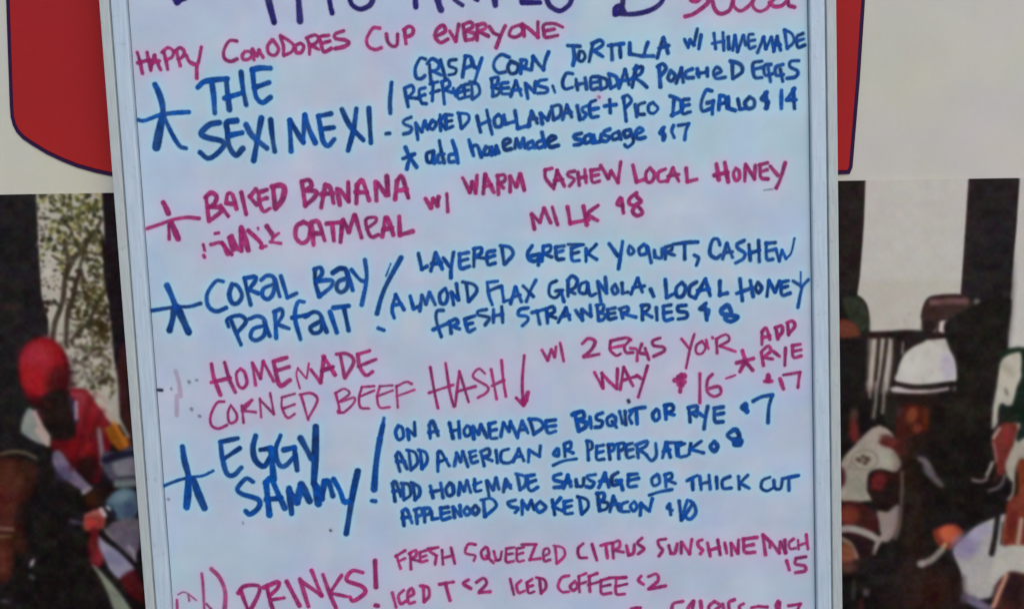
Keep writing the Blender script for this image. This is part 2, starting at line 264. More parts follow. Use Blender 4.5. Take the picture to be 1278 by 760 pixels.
W('YOGURT', 'B', '@c2:27 988,25 1050,112;1085,8 1070,110 1055,207;@c2:24 1135,40 1125,80 1140,102 1167,80 1145,45@c3:27 50,90 15,120 25,162 70,150 75,112;70,102 85,142 102,217;125,130 130,177;130,177 175,185 182,120;205,192 205,110;205,110 250,97 250,127 210,147;215,147 270,165;345,82 345,192;262,87 350,75 440,70')
W('comma', 'B', '@c3:23 415,165 445,187 430,237', 'mark')
W('CASHEW', 'B', '@c3:26 600,92 585,50 545,60 527,150 570,187 607,165;620,192 650,80;650,80 692,182;630,147 690,140;775,60 725,87 735,120 780,150 770,190 715,222;810,90 820,202;880,60 885,212;815,152 885,130;1000,75 935,80;935,80 940,192 982,195;940,137 990,125;@c3:22 1005,120 1030,207;1030,207 1050,130;1050,130 1078,190;@c3:15 1078,190 1115,150 1140,45')
W('ALMOND', 'B', '@c1:26 650,502 635,440 660,335;660,335 720,442;640,412 700,402;765,345 790,437;790,437 837,415;835,452 850,340;850,340 880,402;880,402 905,320;905,320 947,407;1020,290 980,330 985,392 1020,397 1037,342 1020,290;1065,320 1080,407;1065,320 1112,370;1100,258 1115,372;1172,260 1187,382;1145,243 1225,262 1247,310 1192,382')
W('FLAX', 'B', '@c2:24 180,295 105,305;105,305 118,400 142,467;115,367 165,345 208,332;210,335 225,442;225,442 272,430;275,457 310,340;310,340 352,442;285,412 345,395;365,330 440,407;457,288 420,360 388,442')
W('GRANOLA', 'B', '@c2:25 605,293 560,320 555,392 600,415 642,370;600,367 650,360;640,372 660,442;690,290 690,402;685,290 720,258 757,290 740,340 695,362;700,365 740,385;822,300 780,320 772,372 820,380 832,310;832,310 850,397 892,385;905,300 927,442;910,300 962,372;960,268 970,382;1030,318 1008,350 1025,387 1052,367 1030,318;1080,310 1085,382;1085,382 1122,375;1145,387 1195,275;1195,275 1227,372;1160,342 1242,330;@c3:28 98,412 120,462')
W('LOCAL', 'B', '@c3:28 205,343 215,472;215,472 275,440;325,363 285,402 290,462 330,460 352,402 325,363;430,360 385,392 380,452 422,475;422,475 495,338;495,338 530,457;440,422 520,410;600,355 600,452;600,452 652,440')
W('HONEY', 'B', '@c3:27 745,338 762,492;820,350 840,462;722,442 837,400;@c3:28 875,363 858,402 880,437 902,400 875,363;@c3:26 940,462 955,350;955,350 1000,432;1000,432 1030,352;1095,350 1040,362;1040,362 1050,452 1107,440;1050,402 1090,390;@c3:23 1130,352 1190,390;1240,343 1195,400 1165,542;@c3:13 1185,288 1185,400')
W('FRESH', 'B', '@c1:27 1005,448 960,455 955,522 990,637;933,587 1042,540;1062,612 1052,530;1050,530 1095,512 1110,540 1065,565;1075,565 1122,582;1232,488 1160,512;1160,512 1172,560 1190,602 1232,582;1165,552 1217,540@c2:25 100,500 40,512 42,540 118,560 90,612;150,500 150,592;210,480 217,592;150,547 215,535')
W('STRAWBERRIES', 'B', '@c2:26 400,488 342,500 332,540 392,550 398,580 360,617;430,522 517,500;465,510 485,604;535,500 542,597;530,495 580,480 590,515 545,540;550,540 602,562;620,592 675,490;675,490 702,572;640,552 700,540;745,508 795,577;795,575 790,500;795,505 855,547;855,545 850,468;900,470 912,577;895,470 945,465 940,510 910,520;910,522 960,540 940,575 912,577;1030,488 975,500;975,500 985,567 1037,560;980,532 1027,525;1070,500 1085,562;1060,495 1118,482 1120,515 1080,530;1085,530 1180,555;@c3:26 35,530 40,632;30,530 85,527 80,560 45,580;50,580 107,612;140,545 145,632;245,525 190,535;190,535 200,632 257,625;195,582 247,575;355,528 300,535 302,570 358,580 358,615 300,627')
W('price 8', 'B', '@c3:26 500,513 455,555 520,562 505,627;490,520 505,632;@c3:33 650,528 612,560 622,590 680,600 728,612 680,645 637,620 680,582 662,530', 'price')
# fourth dish
W('HOMEMADE', 'P', '@d0:26 400,170 415,260 440,330 465,392;495,158 530,280 572,372;400,302 535,270;@d0:23 610,203 580,240 595,322 630,342 657,300 640,230 610,203;695,160 720,322;700,165 755,272;755,272 775,150;775,150 850,292;@d0:30 945,122 850,150;850,150 870,250 900,325 967,285;@d0:26 870,217 960,190;@d0:13 1040,345 1015,250 1025,200;1025,200 1085,272;1090,270 1105,165;@d0:24 1120,210 1190,302;@d0:32 1190,302 1215,118@d1:28 20,115 65,180 105,247;10,217 90,190;@d1:24 145,110 175,267;115,98 190,95 242,150 180,267;355,73 270,100;270,100 285,190 330,250 377,225;272,187 402,135')
W('CORNED', 'P', '@d0:17 490,440 440,450 395,540 400,612 450,635 512,610;540,468 520,520 530,592 577,580 582,530 540,468;620,470 632,592;620,480 692,430;@d0:20 692,430 668,462 625,505;625,505 720,517;@d0:17 760,552 750,420;750,425 850,530;852,530 825,380;1002,383 910,410;910,410 910,482 950,557 1002,530;915,492 1002,460;1050,400 1100,572;1040,390 1120,380 1167,430 1102,562')
W('BEEF', 'P', '@d1:16 110,380 135,480 132,522;108,380 170,348 210,382 140,440;150,440 242,412 240,452 170,517 125,510;390,328 300,335;300,335 280,410 290,482 352,490;290,402 390,360;520,323 430,330;430,330 410,410 430,482 502,480;410,402 522,360;660,312 620,298 550,330;550,330 560,482;550,402 680,355')
W('HASH', 'P', '@d1:19 795,193 825,370 850,487;905,163 935,360 965,477;785,377 960,320;975,472 1005,223;1005,223 1072,442;990,367 1122,330;1190,237 1145,203 1105,262 1207,330 1205,372 1140,412;1235,208 1275,422@d2:20 150,288 165,440 182,547;80,472 170,430')
W('arrow', 'P', '@d2:20 315,253 300,450 310,612;@d2:26 258,560 310,612;342,520 318,600;300,575 332,577', 'arrow')
W('with', 'P', '@d2:22 443,213 485,287;485,287 510,210;510,210 535,262;535,262 545,190;575,162 600,292')
W('2', 'P', '@d2:22 735,167 780,130 827,152 800,212 745,257;745,264 857,243')
W('EGGS', 'P', '@d2:21 1087,140 1050,125 940,147;940,147 937,210 980,252 1012,240;945,197 1032,180;1080,140 1040,190 1055,232 1102,230;1085,200 1130,212 1132,290;1165,170 1150,230 1202,240;1190,200 1217,282@d3:21 167,155 115,175 122,210 188,220 195,250 120,287')
W('YOUR', 'P', '@d3:19 323,163 380,232;415,128 385,230 355,372;470,178 430,210 430,262 470,267 497,220 470,178;500,170 517,232;545,150 548,154;575,165 580,262;575,160 645,130 667,170 600,212;600,212 712,252')
W('star', 'P', '@d3:28 763,248 785,320;785,320 745,397;722,335 842,303;785,325 837,387', 'star')
W('ADD', 'P', '@d3:24 905,202 905,110;905,110 935,85 962,162;910,152 960,140;1005,80 1020,162;1000,80 1045,68 1052,110 1020,152;1090,50 1097,132;1083,45 1125,33 1142,70 1097,127')
W('RYE', 'P', '@d3:23 900,260 915,352;903,250 950,213 967,250 912,295;912,295 982,307;985,250 1030,287;1075,228 1070,352;1182,200 1125,210;1125,210 1132,292 1187,285;1130,252 1187,240')
W('price 17', 'P', '@d3:36 950,425 950,465;@d3:24 925,467 975,467;@d3:26 1035,450 1060,522;@d3:21 1060,422 1180,403;1177,405 1165,512', 'price')
W('WAY', 'P', '@d2:22 823,375 885,487;885,487 878,380;875,380 930,440 985,492;985,490 990,350;1010,497 1035,338;1035,338 1102,472;1030,432 1132,400;1130,395 1165,422;1207,328 1175,440 1140,552')
W('price 16', 'P', '@d3:40 305,440 340,430;275,460 340,472;@d3:28 320,420 312,542;300,490 330,500;@d3:23 455,413 455,622;545,418 510,460 510,542 560,577 607,550 590,505 515,522;@d3:14 645,447 712,423', 'price')
# fifth dish
W('star', 'B', '@e0:44 190,100 205,200 235,310;@e0:24 45,387 150,345 250,320 340,308 412,273;@e0:52 235,320 230,430 220,535;270,340 310,450 350,542', 'star')
W('EGGY', 'B', '@e0:34 590,38 465,65;465,65 480,182 510,290 560,305 617,250;490,187 605,110;@e0:40 720,20 700,110 720,200 780,240 822,182;@e0:36 755,122 830,110;@e0:46 830,112 840,220 850,332;@e0:38 900,18 865,120 885,220 930,240 992,180;925,122 1000,105;1000,105 1020,267;@e0:44 1045,38 1122,182;@e0:50 1155,-45 1150,200 1140,362')
W('SAMMY', 'B', '@e0:34 700,352 650,330 590,400 620,440 740,482 740,540 680,587 648,565;@e0:42 820,592 795,360;795,360 830,330 870,410 930,542;800,482 900,470;@e0:50 980,582 962,400;962,420 1020,500;1020,500 1050,380;1050,372 1110,492@e1:48 -40,520 -15,655;-22,540 10,620;@e1:42 10,620 30,495;30,495 60,500 90,600;@e1:38 95,480 140,560 170,640 205,640;@e1:46 270,422 235,580 210,730 187,872')
W('exclamation mark', 'B', '@e1:26 460,38 450,100;@e1:36 452,90 430,190;@e1:46 430,190 405,350 388,552;@e1:30 372,635 397,638', 'mark')
W('ON', 'B', '@e1:26 565,93 543,140 565,192 600,172 592,110 565,93;630,120 640,192;630,120 682,162;680,68 685,162')
W('A', 'B', '@e1:27 795,182 788,90;788,90 812,62 852,162;785,142 850,130')
W('HOMEMADE', 'B', '@e1:26 933,73 960,182;1000,63 1007,177;945,132 1000,120;1060,93 1038,130 1055,167 1087,150 1082,105 1060,93;1110,187 1105,100;1105,100 1145,152;1145,152 1160,85;1160,85 1205,177;1265,68 1220,80;1220,80 1230,177 1277,182;1225,132 1272,120@e2:26 145,227 165,130;165,130 205,192;205,192 215,120;215,120 267,237;265,225 300,118;300,118 342,202;280,182 330,175;355,110 385,207;350,103 425,110 450,160 385,212;540,108 475,117;475,117 470,150 490,202 542,190;480,157 540,150')
W('BISQUIT', 'B', '@e2:31 680,60 710,187;665,70 733,48 747,90 700,110;700,112 765,130 752,165 710,187;@e2:26 790,88 800,167;880,58 840,75 840,105 880,120 870,155 830,162;950,73 915,100 925,147 965,142 977,95 950,73;950,120 982,162;1005,48 1027,132;1045,48 1050,142;1095,50 1075,90 1092,132;1125,30 1132,137;1078,42 1130,25 1187,18')
W('OR', 'B', '@e3:28 140,178 113,215 130,257 160,240 157,190 140,178;205,150 210,247;200,150 250,143 262,180 215,205;225,205 267,217')
W('RYE', 'B', '@e3:27 375,165 385,267;370,165 430,153 430,187 385,205;390,205 430,227;440,200 480,227;512,158 497,230 485,317;622,160 560,170;560,170 565,262 622,267;565,217 625,205')
W('price 7', 'B', '@e3:32 785,140 762,165 798,192;790,150 795,197;@e3:27 843,117 900,87 980,73;977,78 955,160 948,272', 'price')
W('ADD', 'B', '@e1:25 575,422 547,310;547,310 570,288 627,402;550,352 610,350;640,280 655,407;625,268 685,288 702,360 655,412;722,275 735,402;710,268 762,288 772,350 735,402')
W('AMERICAN', 'B', '@e1:25 850,422 850,290;850,290 870,278 932,382;850,357 910,335;970,382 985,290;985,290 1015,352;1015,352 1030,280;1030,280 1067,387;1122,273 1080,285;1080,285 1095,357 1137,350;1085,322 1125,310;1165,300 1185,382;1160,280 1215,258 1222,300 1180,320;1185,322 1242,345@e2:25 110,328 120,417;202,318 150,340 150,407 200,420 240,397;235,412 275,318;275,318 312,402;250,377 300,370;345,412 350,325;350,328 425,372;425,370 432,298')
W('OR', 'B', '@e2:25 550,318 528,355 560,367 562,320 550,318;605,283 610,372;605,283 648,268 650,310 615,325;620,325 667,347;525,437 600,405 692,390')
W('PEPPERJACK', 'B', '@e2:25 770,260 780,397;765,260 800,268 807,310 780,330;887,290 840,300;840,300 840,390 892,392;845,347 887,335;925,290 935,392;920,288 960,288 962,325 930,340;995,290 1000,387;985,283 1035,278 1037,315 1000,335;1097,278 1050,290;1050,290 1060,377 1107,372;1055,332 1102,320;1130,290 1140,382;1122,290 1200,263 1197,295 1145,325;1150,325 1202,362@e3:25 135,423 140,510 105,547 68,510;185,527 210,418;210,418 242,522;190,482 240,470;215,418 322,418;282,425 290,512;345,425 300,450 307,517 362,512;390,425 377,502;465,408 385,465;385,465 482,492')
W('price 8', 'B', '@e3:34 560,410 532,445 560,480 582,445 560,410;@e3:34 700,325 657,362 690,392 740,378 722,328 700,325;700,402 752,400 745,430 708,430;700,402 710,430', 'price')
W('ADD', 'B', '@e1:26 540,637 522,510;522,510 545,498 582,602;525,567 580,560;595,515 605,627;585,508 640,520 652,590 605,627;670,510 685,627;655,503 712,535 717,590 685,627')
W('HOMEMADE', 'B', '@e1:28 795,528 815,612;870,508 887,612;800,572 880,555;935,508 908,550 925,597 962,580 957,525 935,508;@e1:26 1000,592 1010,505;1010,505 1040,562;1040,562 1060,490;1060,490 1087,572;1115,480 1120,562 1162,560;1110,522 1162,498;@e2:27 60,657 45,560;45,550 90,612;90,612 110,530;110,530 132,607;165,627 182,538;182,538 217,602;170,592 217,580;265,508 285,612;255,498 322,520 322,580 285,612;387,505 335,515;335,515 345,602 370,620 412,595;345,562 397,545')
W('SAUSAGE', 'B', '@e2:27 580,498 530,515 537,545 590,560 590,590 533,597;600,602 630,508;630,508 652,587;605,562 650,555;690,540 695,587;695,587 737,585 747,530;830,503 770,515 790,545 820,560 800,595 763,590;855,597 900,493;900,493 927,592;860,552 920,545;992,488 950,520 955,577 1007,570;980,547 1017,545;1012,550 1027,612;1132,498 1070,505;1070,505 1070,587 1127,587;1070,547 1142,530')
W('OR', 'B', '@e3:26 145,648 108,680 120,727 162,710 157,660 145,648;205,650 210,737;200,650 245,638 252,670 215,690;220,690 277,712;90,797 170,772 252,757')
W('THICK', 'B', '@e3:25 363,692 435,655;400,680 405,757;455,663 465,757;520,653 530,752;460,717 525,700;575,668 580,747;672,663 620,690 625,747 682,745;735,663 740,752;802,653 745,710;745,710 812,747')
W('CUT', 'B', '@e3:25 962,668 910,690 900,742 940,767 992,740;990,690 1000,747 1040,747 1052,680;1060,677 1167,655;1098,670 1100,762')
W('APPLEWOOD', 'B', '@f1:27 605,152 592,50;592,50 625,38 662,132;590,97 650,90;690,40 700,137;680,40 725,28 737,70 700,87;750,30 755,127;745,30 790,28 787,65 755,80;800,50 810,107;810,107 852,100;922,20 870,27;870,27 880,107 937,95;875,67 932,55;970,92 960,20;960,20 1015,82;1015,82 1010,8;1060,18 1038,50 1060,77 1087,50 1060,18;1120,8 1098,40 1120,72 1147,40 1120,8;1180,-22 1190,87;1160,-32 1235,-42 1272,10 1192,87')
W('SMOKED', 'B', '@e2:26 250,688 200,705 217,735 270,747 250,777;300,792 300,690;300,700 340,752;340,752 365,690;365,690 387,757;430,698 398,735 425,775 470,740 430,698;518,688 535,792;577,673 525,735;525,737 592,765;657,690 605,700;605,700 610,782 662,782;610,742 657,730;715,670 730,787;700,663 768,685 777,740 735,787')
W('BACON', 'B', '@e2:26 845,638 860,762;838,640 890,638 890,680 860,695;862,697 920,710 910,750 860,765;935,772 960,660;960,660 1002,762;945,722 1000,715;1062,700 1020,720 1020,767 1072,770;1110,698 1083,730 1105,767 1132,735 1110,698;1155,797 1160,710;1160,715 1220,767;1220,765 1242,678')
W('price 10', 'B', '@f3:27 235,-2 220,25 255,42;235,0 245,72;@f3:27 305,-25 322,112;@f3:25 365,-30 340,60 380,107 425,60 412,0 385,-25;325,112 400,0', 'price')
# drinks
W('scribble', 'P', '@f0:12 160,650 210,635 290,692;@f0:14 235,655 240,695;@f0:20 150,690 155,800;@f0:19 330,500 340,600 350,800;@f0:34 400,468 460,530 500,640 492,800;@f0:18 365,720 405,765', 'scribble', .8)
W('DRINKS', 'P', '@f0:30 610,620 640,700 672,780;595,640 640,590 740,590 740,650 682,765;800,590 820,680 842,752;780,600 880,560 880,602 820,662;@f0:22 830,690 927,675;@f0:30 945,558 1037,732;1040,540 1102,737;1050,555 1197,657;1197,660 1125,478@f1:32 18,508 65,640 112,747;@f1:24 152,513 75,630;75,642 187,665;@f1:30 305,492 230,480 190,547 300,592 322,640 240,697 213,670')
W('exclamation mark', 'P', '@f1:32 395,408 402,597;@f1:32 400,730 415,733', 'mark')
W('FRESH', 'P', '@f1:20 550,370 580,462;545,375 612,333;565,412 612,390;650,350 655,467;640,355 690,333 692,370 655,395;660,395 722,412;772,330 720,345;720,345 725,412 772,405;725,382 765,370;832,315 790,335 840,370;840,370 830,432;780,320 852,310;880,330 887,432;945,313 972,427;885,387 957,370')
W('SQUEEZED', 'P', '@f1:20 1122,290 1070,288 1050,350 1118,370 1110,407;1195,308 1163,345 1180,392 1217,380 1210,320 1195,308;1200,370 1252,422@f2:20 95,340 110,402;110,402 140,397 152,340;242,310 185,320;185,320 185,412 237,410;190,362 232,355;312,310 260,320;260,320 265,407 312,405;265,362 305,350;298,290 402,288;397,293 355,400;355,400 432,390;462,372 497,350 485,318 455,335 460,407 502,400;540,310 550,422;530,298 595,315 607,370 552,427')
W('CITRUS', 'P', '@f2:23 742,283 705,320 715,382 767,385;805,288 840,402;868,297 942,278;905,290 917,387;955,280 960,387;948,285 998,263 1005,305 960,330;965,330 1032,345;1055,298 1070,367;1070,367 1105,352 1112,290;1167,243 1135,280 1180,320 1140,357')
W('SUNSHINE', 'P', '@f3:23 207,250 155,260 160,300 185,330 160,372;230,298 245,352;245,352 275,350 292,285;320,352 320,270;325,275 380,357;380,357 397,253;472,255 440,270 447,305 475,330 458,357;510,278 530,372;585,258 602,362;520,332 597,310;635,278 650,352;685,367 680,280;685,285 730,352;730,350 735,258;@f3:26 867,238 770,250;770,250 780,342 852,345;780,302 842,290')
W('PUNCH', 'P', '@f3:24 910,218 930,362;915,222 960,270 962,310;970,270 1030,352;1030,352 1035,270;1040,270 1075,352;1075,350 1070,258;@f3:20 1132,250 1100,280 1110,320 1147,315;1165,258 1170,322;1225,218 1237,322;1170,297 1232,275')
W('price 5', 'P', '@f3:27 1083,408 1102,472;@f3:25 1222,378 1150,390;1150,390 1147,430 1213,445 1215,480 1148,492', 'price')
W('ICED', 'P', '@f1:23 520,638 547,742;602,620 565,660 580,717 617,700;637,668 675,645 660,608 633,640 640,712 682,705;745,590 750,702;725,588 778,600 787,660 752,702')
W('T', 'P', '@f1:24 863,577 962,560;905,570 920,630 937,692')
W('price 2', 'P', '@f1:26 1070,545 1035,572 1087,607;@f1:24 1130,562 1180,533 1202,570 1155,627;1150,637 1227,630', 'price')
W('ICED', 'P', '@f2:21 213,538 240,652;292,550 260,585 275,637 317,625;372,540 335,565;335,565 345,637 387,630;340,597 377,585;425,535 437,642;403,528 460,545 472,600 437,642')
W('COFFEE', 'P', '@f2:21 637,515 585,530 560,592 590,632 637,630;682,555 648,590 670,622 702,590 682,555;762,498 710,520;710,520 715,632;700,582 762,560;842,498 785,520;785,520 790,627;780,582 852,560;930,533 870,550;870,550 875,642 942,640;880,592 937,580;1050,528 980,535;980,535 980,642 1042,647;980,592 1057,575;930,530 1050,525')
W('price 2', 'P', '@f3:23 30,518 10,547 45,577;@f3:24 83,522 140,503 152,550 90,607;85,612 207,588', 'price')
W('lower line', 'P', '@f3:26 330,700 262,720 248,800;402,700 370,750 375,800;410,700 400,760;460,700 470,800;@f3:24 560,700 520,740 525,800;560,700 600,730 560,770;620,720 640,800;705,688 665,710 670,780;770,718 740,740 760,800;830,747 862,740;880,737 942,742;1020,700 1005,740 1040,780;@f3:30 1030,710 1030,800;@f3:24 1098,732 1182,720;1177,725 1150,800')
W('lower line', 'P', '@f2:24 1090,753 1150,747;1120,750 1120,800@f3:20 0,750 25,748')
W('speck', 'K', '@d0:24 15,356 40,358', 'speck')
W('speck', 'K', '@d0:26 238,298 240,300', 'speck', .4)
W('speck', 'K', '@d0:26 255,493 258,500', 'speck', .4)
W('speck', 'K', '@d0:24 312,545 318,546', 'speck', .4)
W('speck', 'K', '@d0:18 293,285 296,286', 'speck', .4)
W('speck', 'K', '@f0:14 628,128 630,140', 'speck', .4)
W('speck', 'K', '@f0:14 1260,188 1265,192', 'speck', .4)
W('speck', 'K', '@f1:20 72,185 76,190', 'speck', .4)
W('speck', 'K', '@b3:12 920,217 980,210', 'speck', .4)
W('speck', 'K', '@e0:20 88,478 92,482', 'speck', .4)
W('speck', 'K', '@d0:16 108,345 110,350', 'speck', .4)
W('speck', 'K', '@d2:24 1068,578 1072,586', 'speck', .9)
W('erased smear', 'P', '@d0:30 140,220 165,300 178,400;150,400 150,540', 'smear', .25)
W('speck', 'K', '@t0:20 16,490 22,560;@t0:10 22,560 28,640', 'speck', .8)
W('speck', 'P', '@a2:22 940,268 944,272', 'speck', .6)
# ------------------------------------------------------------------ the wall
tag(link('wall', box(-3.2, 3.2, Y_BANNER + .035, Y_BANNER + .235, -.6, 3.4), m_wall), kind='structure')

# ------------------------------------------------------------------ whiteboard
def uu(px, py): return float(to_board(px, py)[0])
UL = (uu(125.0, 0) + uu(184.4, 760)) / 2; UR = (uu(1042.5, 0) + uu(1049.2, 760)) / 2
print('tilt check  left', uu(123.5, 0), uu(182.8, 760), ' right', uu(1042.5, 0), uu(1049.2, 760))
VT = float(to_board(600, 0)[1]) + .115; VB = float(to_board(600, 760)[1]) - .26
LIP, GAP, FACE, SEAM = .0088, .0017, .0132, .0009
board = empty('whiteboard', (BO_X + math.sin(-TILT) * VB, Y_BOARD, BO_Z + math.cos(TILT) * VB))
board.rotation_euler = (0, -TILT, 0)
tag(board, 'aluminium framed whiteboard menu covered in blue and pink marker handwriting', 'whiteboard')
def bl(me_verts):            # board plane (u, v, towards viewer) -> child coordinates of the Empty
    v = np.asarray(me_verts, float)
    return np.stack([v[:, 0], -v[:, 2], v[:, 1] - VB], 1)
def bbox(u0, u1, v0, v1, h0, h1, bev=0): return box(u0, u1, -h1, -h0, v0 - VB, v1 - VB, bev)
def bpart(name, me, mat, label=None):
    o = link(name, me, mat, board); tag(o, label); return o
def rail(u0, u1, v0, v1, side):
    """one frame rail: outer lip, recessed joint, rounded face, shadow gap towards the enamel"""
    vert = side in 'lr'
    s = {'l': 1, 'r': -1, 'b': 1, 't': -1}[side]
    a = {'l': u0, 'r': u1, 'b': v0, 't': v1}[side]
    def strip(name, d0, d1, h0, h1, bev, mat):
        x, y = sorted((a + s * d0, a + s * d1))
        me = bbox(x, y, v0, v1, h0, h1, bev) if vert else bbox(u0 + .001, u1 - .001, x, y, h0, h1, bev)
        return bpart(name, me, mat)
    strip('frame_lip', 0, LIP, -.016, .0040, .0012, m_lip)
    strip('frame_joint', LIP - .0005, LIP + GAP + .0005, -.016, .0022, 0, m_gap)
    strip('frame_rail', LIP + GAP, LIP + GAP + FACE, -.016, .0048, .0016, m_face)
FW = LIP + GAP + FACE + SEAM
rail(UL, UR, VB + .03, VT - .03, 'l'); rail(UL, UR, VB + .03, VT - .03, 'r')
rail(UL, UR, VB, VB + .05, 'b'); rail(UL, UR, VT - .05, VT, 't')
bpart('back_panel', bbox(UL + .004, UR - .004, VB + .004, VT - .004, -.0175, -.0120), m_back)
bpart('gasket', bbox(UL + LIP, UR - LIP, VB + LIP, VT - LIP, -.0115, -.0008), m_gap)

# ---- ink strokes in board coordinates
def smooth(p, step=.6):
    """Catmull-Rom through the points, px"""
    p = np.asarray(p, float)
    if len(p) == 2:
        n = max(2, int(np.hypot(*(p[1] - p[0])) / 3) + 1); t = np.linspace(0, 1, n)[:, None]
        return p[0] + (p[1] - p[0]) * t
    q = np.vstack([2 * p[0] - p[1], p, 2 * p[-1] - p[-2]]); out = []
    for i in range(1, len(q) - 2):
        n = max(2, int(np.hypot(*(q[i + 1] - q[i])) / 1.6)); t = np.linspace(0, 1, n, endpoint=False)[:, None]
        out.append(.5 * (2 * q[i] + (q[i + 1] - q[i - 1]) * t + (2 * q[i - 1] - 5 * q[i] + 4 * q[i + 1] - q[i + 2]) * t ** 2
                         + (3 * q[i] - q[i - 1] - 3 * q[i + 1] + q[i + 2]) * t ** 3))
    out.append(q[-2][None]); return np.vstack(out)

def parse(data):
    res = []; ox = oy = 0; sc = 1; wd = 4
    for chunk in data.replace('@', '|@').split('|'):
        if not chunk: continue
        if chunk[0] == '@':
            head, body = chunk[1:].split(' ', 1); tn, wz = head.split(':')
            ox, oy, wpx = TILES[tn]; sc = wpx / 1276.0; wd = float(wz) * sc * 1.03
        else: body = chunk
        for st in body.split(';'):
            st = st.strip()
            if not st: continue
            pts = [tuple(float(v) for v in q.split(',')) for q in st.split()]
            res.append((np.array([(ox + x * sc, oy + y * sc) for x, y in pts]), wd))
    return res

INK = {'B': ((0, 98, 186), (14, 44, 100)), 'P': ((214, 60, 132), (146, 36, 98)), 'N': ((52, 34, 128), (34, 28, 92)), 'K': ((52, 64, 88), (40, 44, 60))}
rng = np.random.default_rng(7)
def vnoise(x, y, s, seed=0):
    """value noise"""
    x = x * s + 31.7 * seed; y = y * s + 17.3 * seed
    xi = np.floor(x).astype(np.int64); yi = np.floor(y).astype(np.int64); fx = x - xi; fy = y - yi
    fx = fx * fx * (3 - 2 * fx); fy = fy * fy * (3 - 2 * fy)
    def h(a, b):
        n = (a * 374761393 + b * 668265263 + seed * 974711) & 0x7fffffff
        n = ((n ^ (n >> 13)) * 1274126177) & 0x7fffffff
        return ((n ^ (n >> 16)) & 0xffff) / 65535.0
    return (h(xi, yi) * (1 - fx) + h(xi + 1, yi) * fx) * (1 - fy) + (h(xi, yi + 1) * (1 - fx) + h(xi + 1, yi + 1) * fx) * fy

